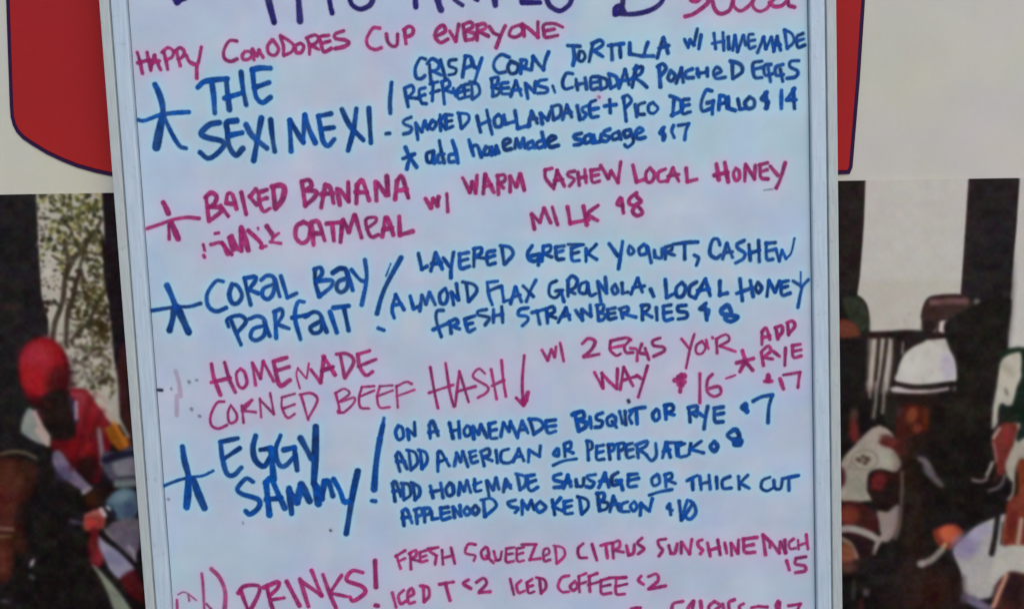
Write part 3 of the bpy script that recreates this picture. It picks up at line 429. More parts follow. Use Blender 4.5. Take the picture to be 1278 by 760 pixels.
ALLSEG = {'B': [], 'P': [], 'N': [], 'K': []}
CELL = 0.00050
def ink_word(idx, text, kind, ink, data, fade):
    strokes = []
    for p, wd in parse(data):
        s = smooth(p); u, v = to_board(s[:, 0], s[:, 1])
        r = wd * PXM * .5
        n = len(u); k = np.linspace(0, 1, n)
        rr = r * (1 + .10 * np.sin(k * 5 + rng.random() * 6) + .05 * rng.standard_normal())
        strokes.append((u, v, rr, rng.random()))
        if fade > .5: ALLSEG[ink].append((u, v, r))
    E = .00098
    pad = .0045
    u0 = min(s[0].min() for s in strokes) - pad; u1 = max(s[0].max() for s in strokes) + pad
    v0 = min(s[1].min() for s in strokes) - pad; v1 = max(s[1].max() for s in strokes) + pad
    u0 = max(u0, UL + FW - .001); u1 = min(u1, UR - FW + .001); v0 = max(v0, VB + .03); v1 = min(v1, VT - .03)
    nx = int((u1 - u0) / CELL) + 2; ny = int((v1 - v0) / CELL) + 2
    gx = u0 + np.arange(nx) * CELL; gy = v0 + np.arange(ny) * CELL
    X, Y = np.meshgrid(gx, gy)
    wob = (vnoise(X, Y, 900, idx % 50) - .5) * .00035
    dens = np.zeros_like(X); cov = np.zeros_like(X); shade = np.zeros_like(X); best = np.full_like(X, 1e9)
    for u, v, r, sh in strokes:
        ia = max(0, int((u.min() - pad - u0) / CELL)); ib = min(nx, int((u.max() + pad - u0) / CELL) + 2)
        ja = max(0, int((v.min() - pad - v0) / CELL)); jb = min(ny, int((v.max() + pad - v0) / CELL) + 2)
        if ib <= ia or jb <= ja: continue
        x = X[ja:jb, ia:ib]; y = Y[ja:jb, ia:ib]
        d = np.full_like(x, 1e9)
        for i in range(len(u) - 1):
            ax, ay, bx, by = u[i], v[i], u[i + 1], v[i + 1]
            dx, dy = bx - ax, by - ay; L = dx * dx + dy * dy + 1e-12
            t = np.clip(((x - ax) * dx + (y - ay) * dy) / L, 0, 1)
            q = np.hypot(x - ax - t * dx, y - ay - t * dy) - (r[i] + (r[i + 1] - r[i]) * t)
            np.minimum(d, q, out=d)
        d = d + wob[ja:jb, ia:ib]
        a = np.clip(.5 - d / (2 * E), 0, 1); a = a * a * (3 - 2 * a)
        dens[ja:jb, ia:ib] = 1 - (1 - dens[ja:jb, ia:ib]) * (1 - a * .96)
        cov[ja:jb, ia:ib] += a
        m = d < best[ja:jb, ia:ib]; best[ja:jb, ia:ib][m] = d[m]; shade[ja:jb, ia:ib][m] = sh
    keep = dens > .012
    cellk = keep[:-1, :-1] | keep[1:, :-1] | keep[:-1, 1:] | keep[1:, 1:]
    jj, ii = np.nonzero(cellk)
    if len(jj) == 0: return
    used = np.zeros_like(keep)
    for a_, b_ in ((0, 0), (0, 1), (1, 1), (1, 0)): used[jj + a_, ii + b_] = True
    ids = -np.ones(keep.shape, np.int64); ids[used] = np.arange(used.sum())
    quads = np.stack([ids[jj, ii], ids[jj, ii + 1], ids[jj + 1, ii + 1], ids[jj + 1, ii]], 1)
    h = .00004 + idx * .0000022
    P = bl(np.stack([X[used], Y[used], np.full(int(used.sum()), h)], 1))
    ca, cb = (lin(c) for c in INK[ink])
    sh = shade[used] * .55 + .55 * vnoise(X[used], Y[used], 160, 3) - .1
    sh = np.clip(sh, 0, 1)[:, None]
    # overlapping pen passes carry more saturated ink
    rgb = ca * (1 - sh) + cb * sh
    cv = np.clip((cov[used] - 1.0) / 1.2, 0, 1)[:, None]
    sat = lin({'B': (0, 84, 186), 'P': (184, 28, 102), 'N': (46, 26, 118), 'K': (40, 44, 60)}[ink])
    rgb = rgb * (1 - .6 * cv) + sat * .6 * cv
    streak = .80 + .20 * np.clip(vnoise(X[used], Y[used], 95, 5) * 1.3, 0, 1) * (.7 + .3 * vnoise(X[used], Y[used], 600, 6))
    al = dens[used] * streak * fade
    o = link({'word': 'handwritten_word', 'star': 'handwritten_star', 'mark': 'punctuation_mark', 'price': 'handwritten_price',
              'script': 'handwritten_word', 'arrow': 'handwritten_arrow', 'scribble': 'marker_scribble',
              'speck': 'dirt_speck', 'smear': 'marker_smear'}[kind],
             mesh_np('ink', P, quads, np.concatenate([rgb, al[:, None]], 1)), m_ink, board)
    hue = {'B': 'blue', 'P': 'pink', 'N': 'purple', 'K': 'grey'}[ink]
    if kind == 'star': tag(o, 'hand drawn %s star' % hue)
    elif kind == 'price': tag(o, '%s handwritten %s' % (hue, text))
    elif kind in ('word',): tag(o, '%s handwritten word %s' % (hue, text) if text[0].isalpha() and text not in ('with', 'heading', 'lower line') else '%s handwriting' % hue)
    return len(quads)

nq = 0
for i, (text, kind, ink, data, fade) in enumerate(WORDS):
    nq += ink_word(i, text, kind, ink, data, fade) or 0
print('ink quads', nq)

# ---- enamel sheet, a pale sharpening glow painted into its colour around the marker lines
g = .0018
nx = int((UR - UL - 2 * FW) / g) + 1; ny = int((VT - VB - 2 * FW) / g) + 1
gx = np.linspace(UL + FW, UR - FW, nx); gy = np.linspace(VB + FW, VT - FW, ny); X, Y = np.meshgrid(gx, gy)
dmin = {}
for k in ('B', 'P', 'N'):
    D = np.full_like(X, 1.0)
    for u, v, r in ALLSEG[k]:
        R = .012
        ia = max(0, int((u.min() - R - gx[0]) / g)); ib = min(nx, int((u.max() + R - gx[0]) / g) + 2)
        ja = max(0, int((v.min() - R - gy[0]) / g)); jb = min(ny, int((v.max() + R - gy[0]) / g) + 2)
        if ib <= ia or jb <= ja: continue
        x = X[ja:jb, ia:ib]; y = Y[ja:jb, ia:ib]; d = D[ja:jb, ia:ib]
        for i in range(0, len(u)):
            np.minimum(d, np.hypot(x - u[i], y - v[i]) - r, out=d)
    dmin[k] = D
base = paint((168, 181, 201))
C = np.broadcast_to(base, X.shape + (3,)).copy()
def blend(c, a):
    global C
    C = C * (1 - a[..., None]) + paint(c) * a[..., None]
n_a = vnoise(X, Y, 18, 1); n_b = vnoise(X, Y, 11, 2); n_c = vnoise(X, Y, 45, 4)
blend((194, 180, 208), np.clip(n_a - .5, 0, 1) * .6); blend((158, 196, 204), np.clip(n_b - .5, 0, 1) * 1.1); blend((160, 178, 214), np.clip(vnoise(X, Y, 26, 8) - .5, 0, 1) * .9)
blend((196, 192, 196), np.clip(n_c - .6, 0, 1) * .6)
wv = np.clip(vnoise(X * .35 + Y * .12, Y, 60, 21) - .62, 0, 1) * np.clip(vnoise(X, Y, 7, 22) * 1.6 - .5, 0, 1)
blend((186, 196, 212), wv * 1.4)
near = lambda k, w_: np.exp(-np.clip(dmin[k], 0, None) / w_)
blend((150, 198, 246), near('B', .0030) * .92)  # bright tinted halo around the strokes, painted into the surface colour
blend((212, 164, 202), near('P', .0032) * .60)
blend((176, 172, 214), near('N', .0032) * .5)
idx = np.arange(nx * ny).reshape(ny, nx)
quads = np.stack([idx[:-1, :-1].ravel(), idx[:-1, 1:].ravel(), idx[1:, 1:].ravel(), idx[1:, :-1].ravel()], 1)
P = bl(np.stack([X.ravel(), Y.ravel(), np.zeros(X.size)], 1))
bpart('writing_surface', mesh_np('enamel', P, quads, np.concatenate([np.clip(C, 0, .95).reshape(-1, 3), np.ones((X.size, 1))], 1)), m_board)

# ------------------------------------------------------------------ printed banner behind the board
banner = empty('printed_banner', (0, Y_BANNER, .9))
tag(banner, 'printed banner with red shield and horse racing photo behind the whiteboard', 'banner')
def npart(name, me, mat, label=None):
    o = link(name, me, mat, banner); o.matrix_parent_inverse = Matrix.Translation((0, -Y_BANNER, -.9)); tag(o, label); return o
npart('vinyl_sheet', box(-1.25, 1.25, Y_BANNER + .004, Y_BANNER + .0055, .82, 2.15), m_white)
npart('backing_board', box(-1.24, 1.24, Y_BANNER + .008, Y_BANNER + .030, .83, 2.14), m_back)
def outline(pts, off, y, name, mat):
    import bmesh
    p = np.array(pts, float); x, z = to_banner(p[:, 0], p[:, 1]); q = np.stack([x, z], 1); n = len(q); out = []
    area = sum(q[i][0] * q[(i + 1) % n][1] - q[(i + 1) % n][0] * q[i][1] for i in range(n)); sg = 1 if area > 0 else -1
    for i in range(n):
        a, b_, c_ = q[i - 1], q[i], q[(i + 1) % n]
        d1 = (b_ - a) / np.hypot(*(b_ - a)); d2 = (c_ - b_) / np.hypot(*(c_ - b_))
        n1 = np.array([-d1[1], d1[0]]) * sg; n2 = np.array([-d2[1], d2[0]]) * sg
        m = (n1 + n2); m = m / max(.3, m @ m) * 2 * .5 * 2 if False else (n1 + n2) / max(.4, 1 + n1 @ n2)
        out.append(b_ + m * off)
    bm = bmesh.new(); vs_ = [bm.verts.new((a, y, b_)) for a, b_ in out]; f = bm.faces.new(vs_); bm.normal_update()
    if f.normal.y > 0: bmesh.ops.reverse_faces(bm, faces=[f])
    bmesh.ops.triangulate(bm, faces=bm.faces[:])
    me = bpy.data.meshes.new(name); bm.to_mesh(me); bm.free()
    return npart(name, me, mat)
SH = [(-3, -150), (2, -70), (7, 0), (9.2, 66), (11.5, 131), (12.5, 145), (15, 155), (19.5, 164), (27, 172), (38, 179.5), (57, 191), (76, 200), (95, 207.5),
      (118, 214), (139, 218.5), (200, 228), (300, 233), (560, 240), (800, 236), (930, 226), (1025, 216.8), (1061, 215.4), (1064, 208), (1068, 160), (1073, 100), (1079.5, 0), (1085, -70), (1092, -150)]
outline(SH, -.0013, Y_BANNER + .0030, 'shield_border', m_navy)
outline(SH, .0025, Y_BANNER + .0022, 'shield', m_red)

# ---- the race photograph printed on the banner (painted by hand into its vertex colours)
xs = np.concatenate([np.arange(-330, -30, 14.), np.arange(-30, 200, 1.05), np.arange(200, 1030, 14.), np.arange(1030, 1305, 1.05), np.arange(1305, 1620, 14.)])
ys = np.concatenate([np.arange(218, 775, 1.05), np.arange(775, 960, 10.)])
# the print's own flat page coordinates are photo pixels carried onto the wall; top edge is level
GX, GY = np.meshgrid(xs, ys)
IMG = np.zeros(GX.shape + (3,)); IMG[:] = (27, 26, 29)
def put(a, c, box_):
    j0, j1, i0, i1 = box_
    IMG[j0:j1, i0:i1] = IMG[j0:j1, i0:i1] * (1 - a[..., None]) + np.array(c, float) * a[..., None]
def win(x0, x1, y0, y1, pad):
    i0, i1 = np.searchsorted(xs, [x0 - pad, x1 + pad]); j0, j1 = np.searchsorted(ys, [y0 - pad, y1 + pad])
    return j0, j1, i0, i1
T2 = {'L1': (0, 230, 190), 'L2': (0, 340, 190), 'L3': (0, 430, 190), 'L4': (0, 540, 190), 'L5': (0, 647, 190),
      'R1': (1030, 340, 248), 'R2': (1030, 480, 124), 'R3': (1030, 550, 124), 'R4': (1154, 480, 124), 'R5': (1154, 550, 124), 'R6': (1030, 613, 248), 'P': (0, 0, 1278)}
def tp(tile, s):
    ox, oy, w_ = T2[tile]; k = w_ / 1278.0
    return np.array([[ox + float(a) * k, oy + float(b_) * k] for a, b_ in (q.split(',') for q in s.split())])
def sdf_poly(p, x, y):
    d = np.full(x.shape, 1e9); inside = np.zeros(x.shape, bool); n = len(p)
    for i in range(n):
        ax, ay = p[i]; bx, by = p[(i + 1) % n]; dx, dy = bx - ax, by - ay; L = dx * dx + dy * dy + 1e-9
        t = np.clip(((x - ax) * dx + (y - ay) * dy) / L, 0, 1); d = np.minimum(d, np.hypot(x - ax - t * dx, y - ay - t * dy))
        c_ = ((ay > y) != (by > y)) & (x < (bx - ax) * (y - ay) / (by - ay + 1e-12) + ax); inside ^= c_
    return np.where(inside, -d, d)
def poly(tile, s, c, soft=1.6, a=1.0, sm=True):
    p = tp(tile, s)
    if sm and len(p) > 3:
        q = np.vstack([p[-1], p, p[0], p[1]]); out = []
        for i in range(1, len(q) - 2):
            t = np.linspace(0, 1, 5, endpoint=False)[:, None]
            out.append(.5 * (2 * q[i] + (q[i + 1] - q[i - 1]) * t * .8 + (-(q[i + 1] - q[i - 1]) * 1.6 - (q[i + 2] - q[i]) * .8 + 6 * (q[i + 1] - q[i])) * t ** 2
                             + ((q[i + 1] - q[i - 1]) * .8 + (q[i + 2] - q[i]) * .8 - 4 * (q[i + 1] - q[i])) * t ** 3))
        p = np.vstack(out)
    b_ = win(p[:, 0].min(), p[:, 0].max(), p[:, 1].min(), p[:, 1].max(), soft + 2); j0, j1, i0, i1 = b_
    x, y = GX[j0:j1, i0:i1], GY[j0:j1, i0:i1]
    if x.size == 0: return
    d = sdf_poly(p, x, y); k = np.clip(.5 - d / (2 * soft), 0, 1); put(k * k * (3 - 2 * k) * a, c, b_)
def line(tile, s, wd, c, soft=1.0, a=1.0):
    p = smooth(tp(tile, s)); k_ = T2[tile][2] / 1278.0; r = wd * k_ * .5
    b_ = win(p[:, 0].min(), p[:, 0].max(), p[:, 1].min(), p[:, 1].max(), r + soft + 2); j0, j1, i0, i1 = b_
    x, y = GX[j0:j1, i0:i1], GY[j0:j1, i0:i1]
    if x.size == 0: return
    d = np.full(x.shape, 1e9)
    for i in range(len(p) - 1):
        ax, ay = p[i]; dx, dy = p[i + 1] - p[i]; L = dx * dx + dy * dy + 1e-9
        t = np.clip(((x - ax) * dx + (y - ay) * dy) / L, 0, 1); d = np.minimum(d, np.hypot(x - ax - t * dx, y - ay - t * dy))
    k = np.clip(.5 - (d - r) / (2 * soft), 0, 1); put(k * k * (3 - 2 * k) * a, c, b_)
def ell(tile, cx, cy, rx, ry, c, rot=0, soft=1.4, a=1.0):
    ox, oy, w_ = T2[tile]; k_ = w_ / 1278.0; X0, Y0, rx, ry = ox + cx * k_, oy + cy * k_, rx * k_, ry * k_
    m = max(rx, ry); b_ = win(X0 - m, X0 + m, Y0 - m, Y0 + m, soft + 2); j0, j1, i0, i1 = b_
    x, y = GX[j0:j1, i0:i1] - X0, GY[j0:j1, i0:i1] - Y0
    if x.size == 0: return
    ct, st = math.cos(math.radians(rot)), math.sin(math.radians(rot))
    u, v = x * ct + y * st, -x * st + y * ct
    d = (np.hypot(u / rx, v / ry) - 1) * min(rx, ry); k = np.clip(.5 - d / (2 * soft), 0, 1); put(k * k * (3 - 2 * k) * a, c, b_)
R_ = random.Random(5)
# left half: dark posts, a tree against pale sky
poly('P', '-330,230 44,232 50,330 60,440 60,560 -330,560', (33, 33, 37), sm=False)
poly('P', '-330,560 -60,520 -20,900 -330,900', (60, 66, 44), 10)
SKY = (168, 165, 155)
poly('P', '44,225 127,225 131,290 130,340 138,400 143,450 149,480 150,520 95,500 62,470 60,400 52,370 49,330', SKY, 1.4, sm=False)
for i in range(70):     # sky between leaves varies a little
    ell('P', R_.uniform(46, 140), R_.uniform(245, 490), R_.uniform(3, 8), R_.uniform(3, 8), R_.choice([(196, 190, 184), (158, 158, 146), (184, 172, 166)]), R_.uniform(0, 180), 3, .5)
LEAF = [(74, 78, 40), (96, 98, 48), (58, 60, 38), (130, 130, 62), (146, 142, 88), (46, 44, 34), (84, 88, 66)]
def leaves(n, cx, cy, sx, sy, cols, r0_=1.2, r1_=4.2, al=.85):
    for _ in range(n):
        x, y = R_.gauss(cx, sx), R_.gauss(cy, sy)
        if y < 236: continue
        xr = 128 + (y - 240) * .065 if y > 240 else 128
        if x < 45 + (y - 240) * .06 or x > xr + 3: continue
        ell('P', x, y, R_.uniform(r0_, r1_), R_.uniform(r0_ * .7, r1_ * .7), R_.choice(cols), R_.uniform(0, 180), 1.0, al)
leaves(34, 55, 247, 8, 6, LEAF); leaves(120, 86, 270, 13, 17, LEAF); leaves(70, 114, 257, 10, 12, LEAF)
leaves(70, 112, 298, 13, 16, LEAF[:3] + LEAF[4:]); leaves(70, 72, 305, 14, 12, LEAF)
leaves(45, 52, 300, 5, 25, [(88, 86, 74), (60, 56, 50)], 1, 2.5, .7)
leaves(170, 110, 395, 14, 34, [(76, 70, 44), (60, 52, 34), (96, 88, 56), (52, 44, 34)], 1, 3.2, .8); leaves(150, 118, 380, 10, 26, [(66, 62, 34), (84, 80, 44), (50, 46, 28), (98, 92, 52)]); leaves(45, 130, 410, 7, 14, [(70, 60, 28), (52, 46, 30)])
leaves(24, 120, 360, 16, 30, [SKY], 1, 2.4, .8); leaves(22, 97, 345, 8, 14, [(60, 50, 44), (70, 66, 44)])
leaves(60, 80, 330, 22, 30, [(84, 80, 60), (60, 54, 44), (104, 100, 78)], .8, 2.6, .8); leaves(60, 100, 440, 24, 16, [(70, 64, 54), (92, 88, 70), (60, 54, 46)], .8, 2.8, .8); leaves(60, 120, 470, 16, 14, [(110, 108, 92), (84, 84, 56), (66, 60, 48)], 1, 3, .8)
leaves(16, 112, 435, 14, 8, [(50, 48, 36), (90, 92, 66)]); leaves(26, 132, 475, 8, 12, [(78, 78, 44), (60, 58, 36), (104, 98, 70)])
leaves(16, 58, 382, 5, 8, [(60, 44, 40), (52, 50, 36)]); leaves(14, 98, 470, 8, 10, [(120, 112, 110), (86, 82, 74)])
for s, wd in (('560,780 568,690 575,640 555,560 540,480', 44), ('570,690 620,640 680,570 720,500 760,420', 34), ('660,780 675,680 700,600 740,480 800,400 850,300', 34),
              ('440,600 500,640 560,680', 26), ('700,620 650,520', 20), ('520,280 600,400 640,520', 20), ('860,600 780,580 700,560', 22)):
    line('L1', s, wd * .85, (66, 60, 44), 1.5, .8)
for s, wd in (('560,-20 540,100 530,220 500,320 460,430 440,570', 50), ('640,60 620,200 570,330 560,450 555,600', 46), ('800,300 740,420 650,500 600,580', 34),
              ('350,250 440,250 500,280', 30), ('680,-20 620,150 600,300', 34), ('900,640 800,640 740,700 660,760', 22), ('560,260 600,380 700,400', 18)):
    line('L2', s, wd * .85, (60, 50, 42), 1.5, .85)
poly('P', '127,228 150,228 160,330 168,470 150,480 141,400 129,340 131,290', (34, 28, 36), 1.3, sm=False)
line('P', '128,300 132,330', 4, (40, 30, 26))
poly('P', '148,440 166,430 176,560 163,560 150,505', (72, 36, 42), 3)
line('L3', '1075,300 1100,560', 30, (40, 30, 40), 2)
# jockey in a red cap
ell('L3', 370, 230, 215, 285, (92, 16, 24), 0, 3.0)
ell('L3', 355, 190, 195, 250, (142, 22, 32), 0, 5.0)
ell('L3', 300, 110, 120, 110, (156, 44, 60), 0, 12, .8)
ell('L3', 300, 330, 90, 150, (150, 22, 28), -20, 8, .7)
ell('L3', 500, 330, 110, 160, (64, 18, 26), 20, 8, .75)
poly('L3', '420,400 560,380 640,420 700,760 380,900 300,520', (34, 24, 24), 3)
poly('L3', '590,370 740,380 850,480 920,640 960,760 860,1000 640,900 640,640 610,480', (122, 26, 38), 2.2)
ell('L3', 760, 590, 110, 160, (150, 28, 40), 15, 7, .8)
poly('L3', '740,380 860,460 980,560 1050,700 1090,780 1010,760 900,620 800,480', (172, 168, 160), 2)
line('L3', '860,500 880,560 930,620', 40, (186, 150, 142), 2, .8)
line('L3', '590,450 620,560 640,640', 34, (60, 50, 84), 2); line('L3', '640,480 640,620', 30, (150, 140, 160), 1.6)
poly('L3', '190,620 240,530 290,560 340,680 430,800 350,840 180,740', (140, 150, 148), 2.2)
line('L3', '300,570 340,680 400,770', 50, (178, 150, 152), 2); line('L3', '330,560 370,620', 40, (70, 34, 48), 3)
line('L4', '320,-20 350,20 400,90', 56, (178, 160, 156), 1.8)
poly('L4', '430,60 560,60 700,20 840,0 870,200 830,420 700,380 560,220 450,160', (104, 20, 30), 3)
ell('L4', 680, 130, 110, 90, (150, 20, 32), 0, 8, .8)
ell('L4', 720, 320, 100, 130, (48, 24, 30), 30, 6, .9)
poly('L4', '880,-40 960,-60 1070,40 1090,110 1000,150 920,60', (150, 84, 28), 2.2)
line('L4', '960,-80 1020,20 1060,110', 40, (196, 110, 34), 2, .8); line('L4', '1000,-60 1050,20', 16, (50, 30, 24), 1.4)
line('L4', '830,-30 850,120 860,260', 40, (146, 126, 136), 2)
poly('L4', '870,160 1000,160 1130,110 1160,420 960,420 860,300', (88, 88, 108), 3)
line('L4', '880,230 1000,190 1130,180', 60, (34, 36, 66), 2); poly('L4', '950,260 1130,200 1150,360 1000,380', (132, 130, 146), 3)
line('L4', '1000,375 1150,365', 14, (60, 58, 76), 1.4); line('L4', '980,430 1150,420', 60, (130, 140, 144), 2.6)
poly('L4', '440,180 500,150 640,320 780,470 740,520 560,400 450,280', (124, 112, 140), 2.4)
ell('L4', 530, 340, 70, 60, (80, 74, 120), 35, 5, .7); line('L4', '700,500 760,470', 40, (160, 150, 160), 2)
poly('L4', '780,470 940,460 980,560 860,660 700,660 700,560', (40, 26, 26), 3); ell('L4', 770, 570, 50, 70, (76, 40, 20), 0, 5, .8)
poly('L4', '880,600 950,500 1050,460 1150,500 1170,640 1100,740 980,720', (84, 112, 134), 2.6)
ell('L4', 1030, 530, 90, 50, (120, 152, 166), -20, 5, .8); ell('L4', 1080, 640, 50, 60, (62, 84, 124), 0, 5, .8)
line('L4', '880,600 930,640 960,690', 34, (34, 42, 64), 1.6); line('L4', '900,620 920,640', 26, (180, 190, 206), 1.4)
poly('L4', '710,680 800,640 860,650 880,760 720,800', (168, 92, 90), 2.2); line('L4', '850,640 880,690', 40, (196, 176, 186), 1.8)
poly('L5', '720,-20 860,-20 870,80 700,100', (150, 62, 60), 2.4); ell('L5', 770, 40, 40, 40, (180, 50, 50), 0, 3, .8)
poly('L5', '760,80 830,100 870,300 840,400 770,400 740,260', (110, 30, 38), 3); ell('L5', 830, 330, 40, 60, (150, 36, 50), 0, 4, .8)
poly('L5', '890,90 960,20 1170,0 1180,220 1110,330 1000,240 900,150', (112, 104, 124), 2.6)
line('L5', '1080,240 1120,280 1130,360', 36, (150, 148, 160), 2)
line('L5', '880,90 900,120 960,200 1070,310', 24, (150, 144, 150), 2, .8)
poly('L5', '830,150 880,190 1000,280 1130,420 1010,510 920,430 880,340 830,240', (148, 144, 170), 2.2)
ell('L5', 960, 330, 80, 60, (122, 122, 156), 30, 6, .8)
line('L5', '860,130 1000,250 1130,380', 28, (24, 22, 34), 1.4)
poly('L5', '1010,510 1130,430 1200,560 1200,700 1110,660', (92, 24, 32), 3.4)
poly('L5', '770,390 830,420 940,540 1030,650 1110,790 970,790 900,620 840,500', (134, 144, 130), 2.0)
line('L5', '590,50 660,90', 16, (20, 20, 40), 1.4); line('L5', '600,20 680,40', 30, (110, 110, 140), 2.4, .7)
for s, c_ in (('700,60 640,200 600,300', (84, 16, 26)), ('780,440 720,560 700,700', (96, 18, 30)), ('860,560 800,680 780,760', (90, 20, 30)), ('700,430 680,500', (150, 60, 70))):
    line('L3' if '4' in s.split(',')[1][0] or '5' in s.split(',')[1][0] else 'L4', s, 44, c_, 5, .6)
ell('L3', 640, 420, 60, 26, (150, 70, 80), 10, 3, .7); ell('L3', 330, 480, 90, 40, (70, 18, 24), 10, 4, .7)
# brown horse at the far left
poly('L4', '-400,250 0,200 170,210 320,300 260,500 200,760 180,1000 -400,1000', (66, 34, 29), 6)
poly('L4', '-60,240 110,230 200,330 180,520 80,760 -60,760', (88, 44, 36), 6); line('L4', '20,480 20,760', 70, (96, 26, 28), 5, .7)
line('L4', '-10,180 120,155 220,170 300,210', 30, (116, 104, 90), 2.2); line('L4', '-10,205 150,200 270,230', 12, (30, 26, 22), 1.6)
poly('L5', '-200,-20 110,-20 100,200 110,400 60,520 -200,520', (88, 42, 35), 5); line('L5', '-20,80 110,90', 26, (134, 104, 88), 2); line('L5', '-20,150 90,145', 24, (126, 92, 74), 2)
line('L5', '-20,118 110,122', 12, (60, 30, 26), 1.5); line('L5', '20,220 30,440', 34, (116, 56, 44), 4, .8)
ell('L5', 270, 370, 16, 38, (172, 172, 178), 25, 1.6); ell('L5', 270, 490, 26, 16, (96, 100, 104), 30, 2); ell('L5', 40, 690, 40, 18, (84, 84, 92), 10, 2.4)
line('L5', '350,240 360,280', 40, (40, 50, 42), 4, .7)
for _ in range(40): ell('P', R_.uniform(20, 110), R_.uniform(600, 770), R_.uniform(2, 9), R_.uniform(2, 9), R_.choice([(20, 22, 24), (32, 34, 32), (26, 30, 34)]), 0, 3, .6)
ell('L2', 80, 280, 90, 26, (84, 56, 58), 0, 4, .5); ell('L3', 60, 640, 60, 60, (40, 34, 34), 0, 5, .6)
# right half: pale sky between two dark posts
SK2 = (181, 179, 175)
poly('P', '1030,150 1700,150 1700,560 1255,560 1258,420 1271,222 1210,222 1200,372 1030,372', SK2, 1.0, sm=False)
poly('P', '1060,350 1210,350 1205,430 1160,478 1110,490 1080,484 1070,420', (176, 173, 166), 6, sm=False)
poly('P', '1000,223 1080,223 1078,280 1073,345 1068,380 1000,380', (40, 34, 36), 1.0, sm=False)
poly('P', '1210,223 1272.5,223 1268,290 1262,345 1256,400 1248,470 1243,540 1195,560 1185,430 1199,372 1205,290', (41, 37, 40), 1.1, sm=False)
ell('P', 1238, 350, 26, 110, (34, 33, 38), 0, 8, .7); line('P', '1256,380 1248,470', 5, (66, 38, 34), 2, .7); line('P', '1210,225 1201,368', 3, (60, 44, 50), 1.6, .7)
# people and rails on the right
poly('R1', '70,140 210,150 270,220 285,380 280,470 260,760 80,760', (28, 27, 30), 2)
poly('R1', '110,170 210,160 265,220 280,330 230,380 150,300', (54, 62, 50), 3); poly('R1', '80,310 140,300 200,340 220,410 80,420', (112, 60, 48), 3)
line('R1', '270,405 450,400 640,410 780,400', 44, (42, 26, 28), 1.2); poly('R1', '430,380 660,380 640,440 560,480 490,560 440,760 400,760 430,500', (34, 28, 30), 1.4)
line('R1', '500,450 495,520', 14, (150, 146, 140), 1)
poly('R1', '275,425 445,425 425,760 262,760', (158, 153, 146), 2.0, .75, sm=False)
for s in ('345,430 335,560 315,760', '395,430 375,600 350,760', '450,430 440,600 420,760', '545,440 520,500'): line('R1', s, 22, (52, 40, 40), 1.0)
line('R1', '290,430 275,600 265,760', 14, (80, 60, 56), 1.4, .8)
poly('R1', '640,190 690,150 870,140 940,200 930,300 800,300 720,350 660,400 615,290', (66, 50, 48), 1.8)
line('R1', '690,190 800,185 900,185', 44, (116, 84, 86), 3, .9)
line('R1', '690,170 800,158 880,160', 8, (60, 44, 48), 1.2); ell('R1', 660, 350, 40, 50, (44, 36, 36), 0, 3)
ell('R1', 760, 350, 38, 40, (196, 184, 180), 0, 1.6); line('R1', '725,330 715,400', 18, (70, 56, 56), 1.2); ell('R1', 975, 190, 22, 22, (104, 108, 106), 0, 2.4)
poly('R1', '790,300 1180,150 1150,500 1100,800 840,800 830,560 780,430', (31, 30, 28), 2.4)
# jockey with white helmet
line('R1', '680,452 745,440', 22, (176, 172, 168), 1.6); line('R1', '700,446 712,456', 6, (90, 84, 84), 1)
poly('R1', '455,700 462,640 485,570 528,508 590,470 660,452 735,456 798,495 832,560 845,640 830,705 640,725', (183, 181, 176), 1.3)
ell('R1', 790, 600, 46, 90, (166, 160, 178), -8, 4, .8); ell('R1', 560, 580, 60, 70, (194, 192, 186), 0, 6, .6)
line('R1', '450,715 600,735 820,712', 26, (30, 24, 26), 1.0)
line('R2', '870,60 960,75 1120,95 1300,90', 62, (178, 166, 166), 1.2); line('R4', '-10,85 120,80 300,50', 46, (160, 150, 152), 1.3); ell('R4', 380, 50, 30, 40, (92, 92, 84), 0, 1.6)
poly('R2', '800,130 1400,130 1400,260 900,260 820,420 780,320', (46, 32, 32), 1.6)
poly('R2', '800,120 1500,120 1500,860 1000,760 820,560 790,300', (40, 29, 28), 2, sm=False)
poly('R2', '780,230 940,200 940,560 820,560 760,440', (44, 44, 38), 2.5)
for s in ('540,-20 570,80 575,160', '655,-20 650,200 620,420', '755,-20 750,200 735,360'): line('R2', s, 42, (134, 128, 121), 1.3)
poly('R2', '950,320 1100,240 1270,300 1300,520 1180,640 960,700 900,560', (84, 30, 26), 2.6)
ell('R2', 1110, 400, 70, 110, (142, 74, 48), 20, 3.4); ell('R2', 1180, 560, 60, 60, (140, 62, 52), 0, 3, .8); ell('R2', 960, 360, 30, 50, (74, 44, 52), 0, 3)
ell('R2', 370, 400, 60, 80, (92, 64, 60), 0, 3); ell('R2', 370, 600, 70, 150, (116, 42, 44), -8, 3.5)
line('R4', '20,330 10,560', 80, (110, 44, 28), 4, .8)
poly('R4', '190,130 600,120 820,200 870,700 860,1500 100,1500 30,760 110,440', (27, 25, 24), 2.5)
line('R4', '200,250 450,280 620,330 780,400', 30, (44, 42, 38), 4, .8)
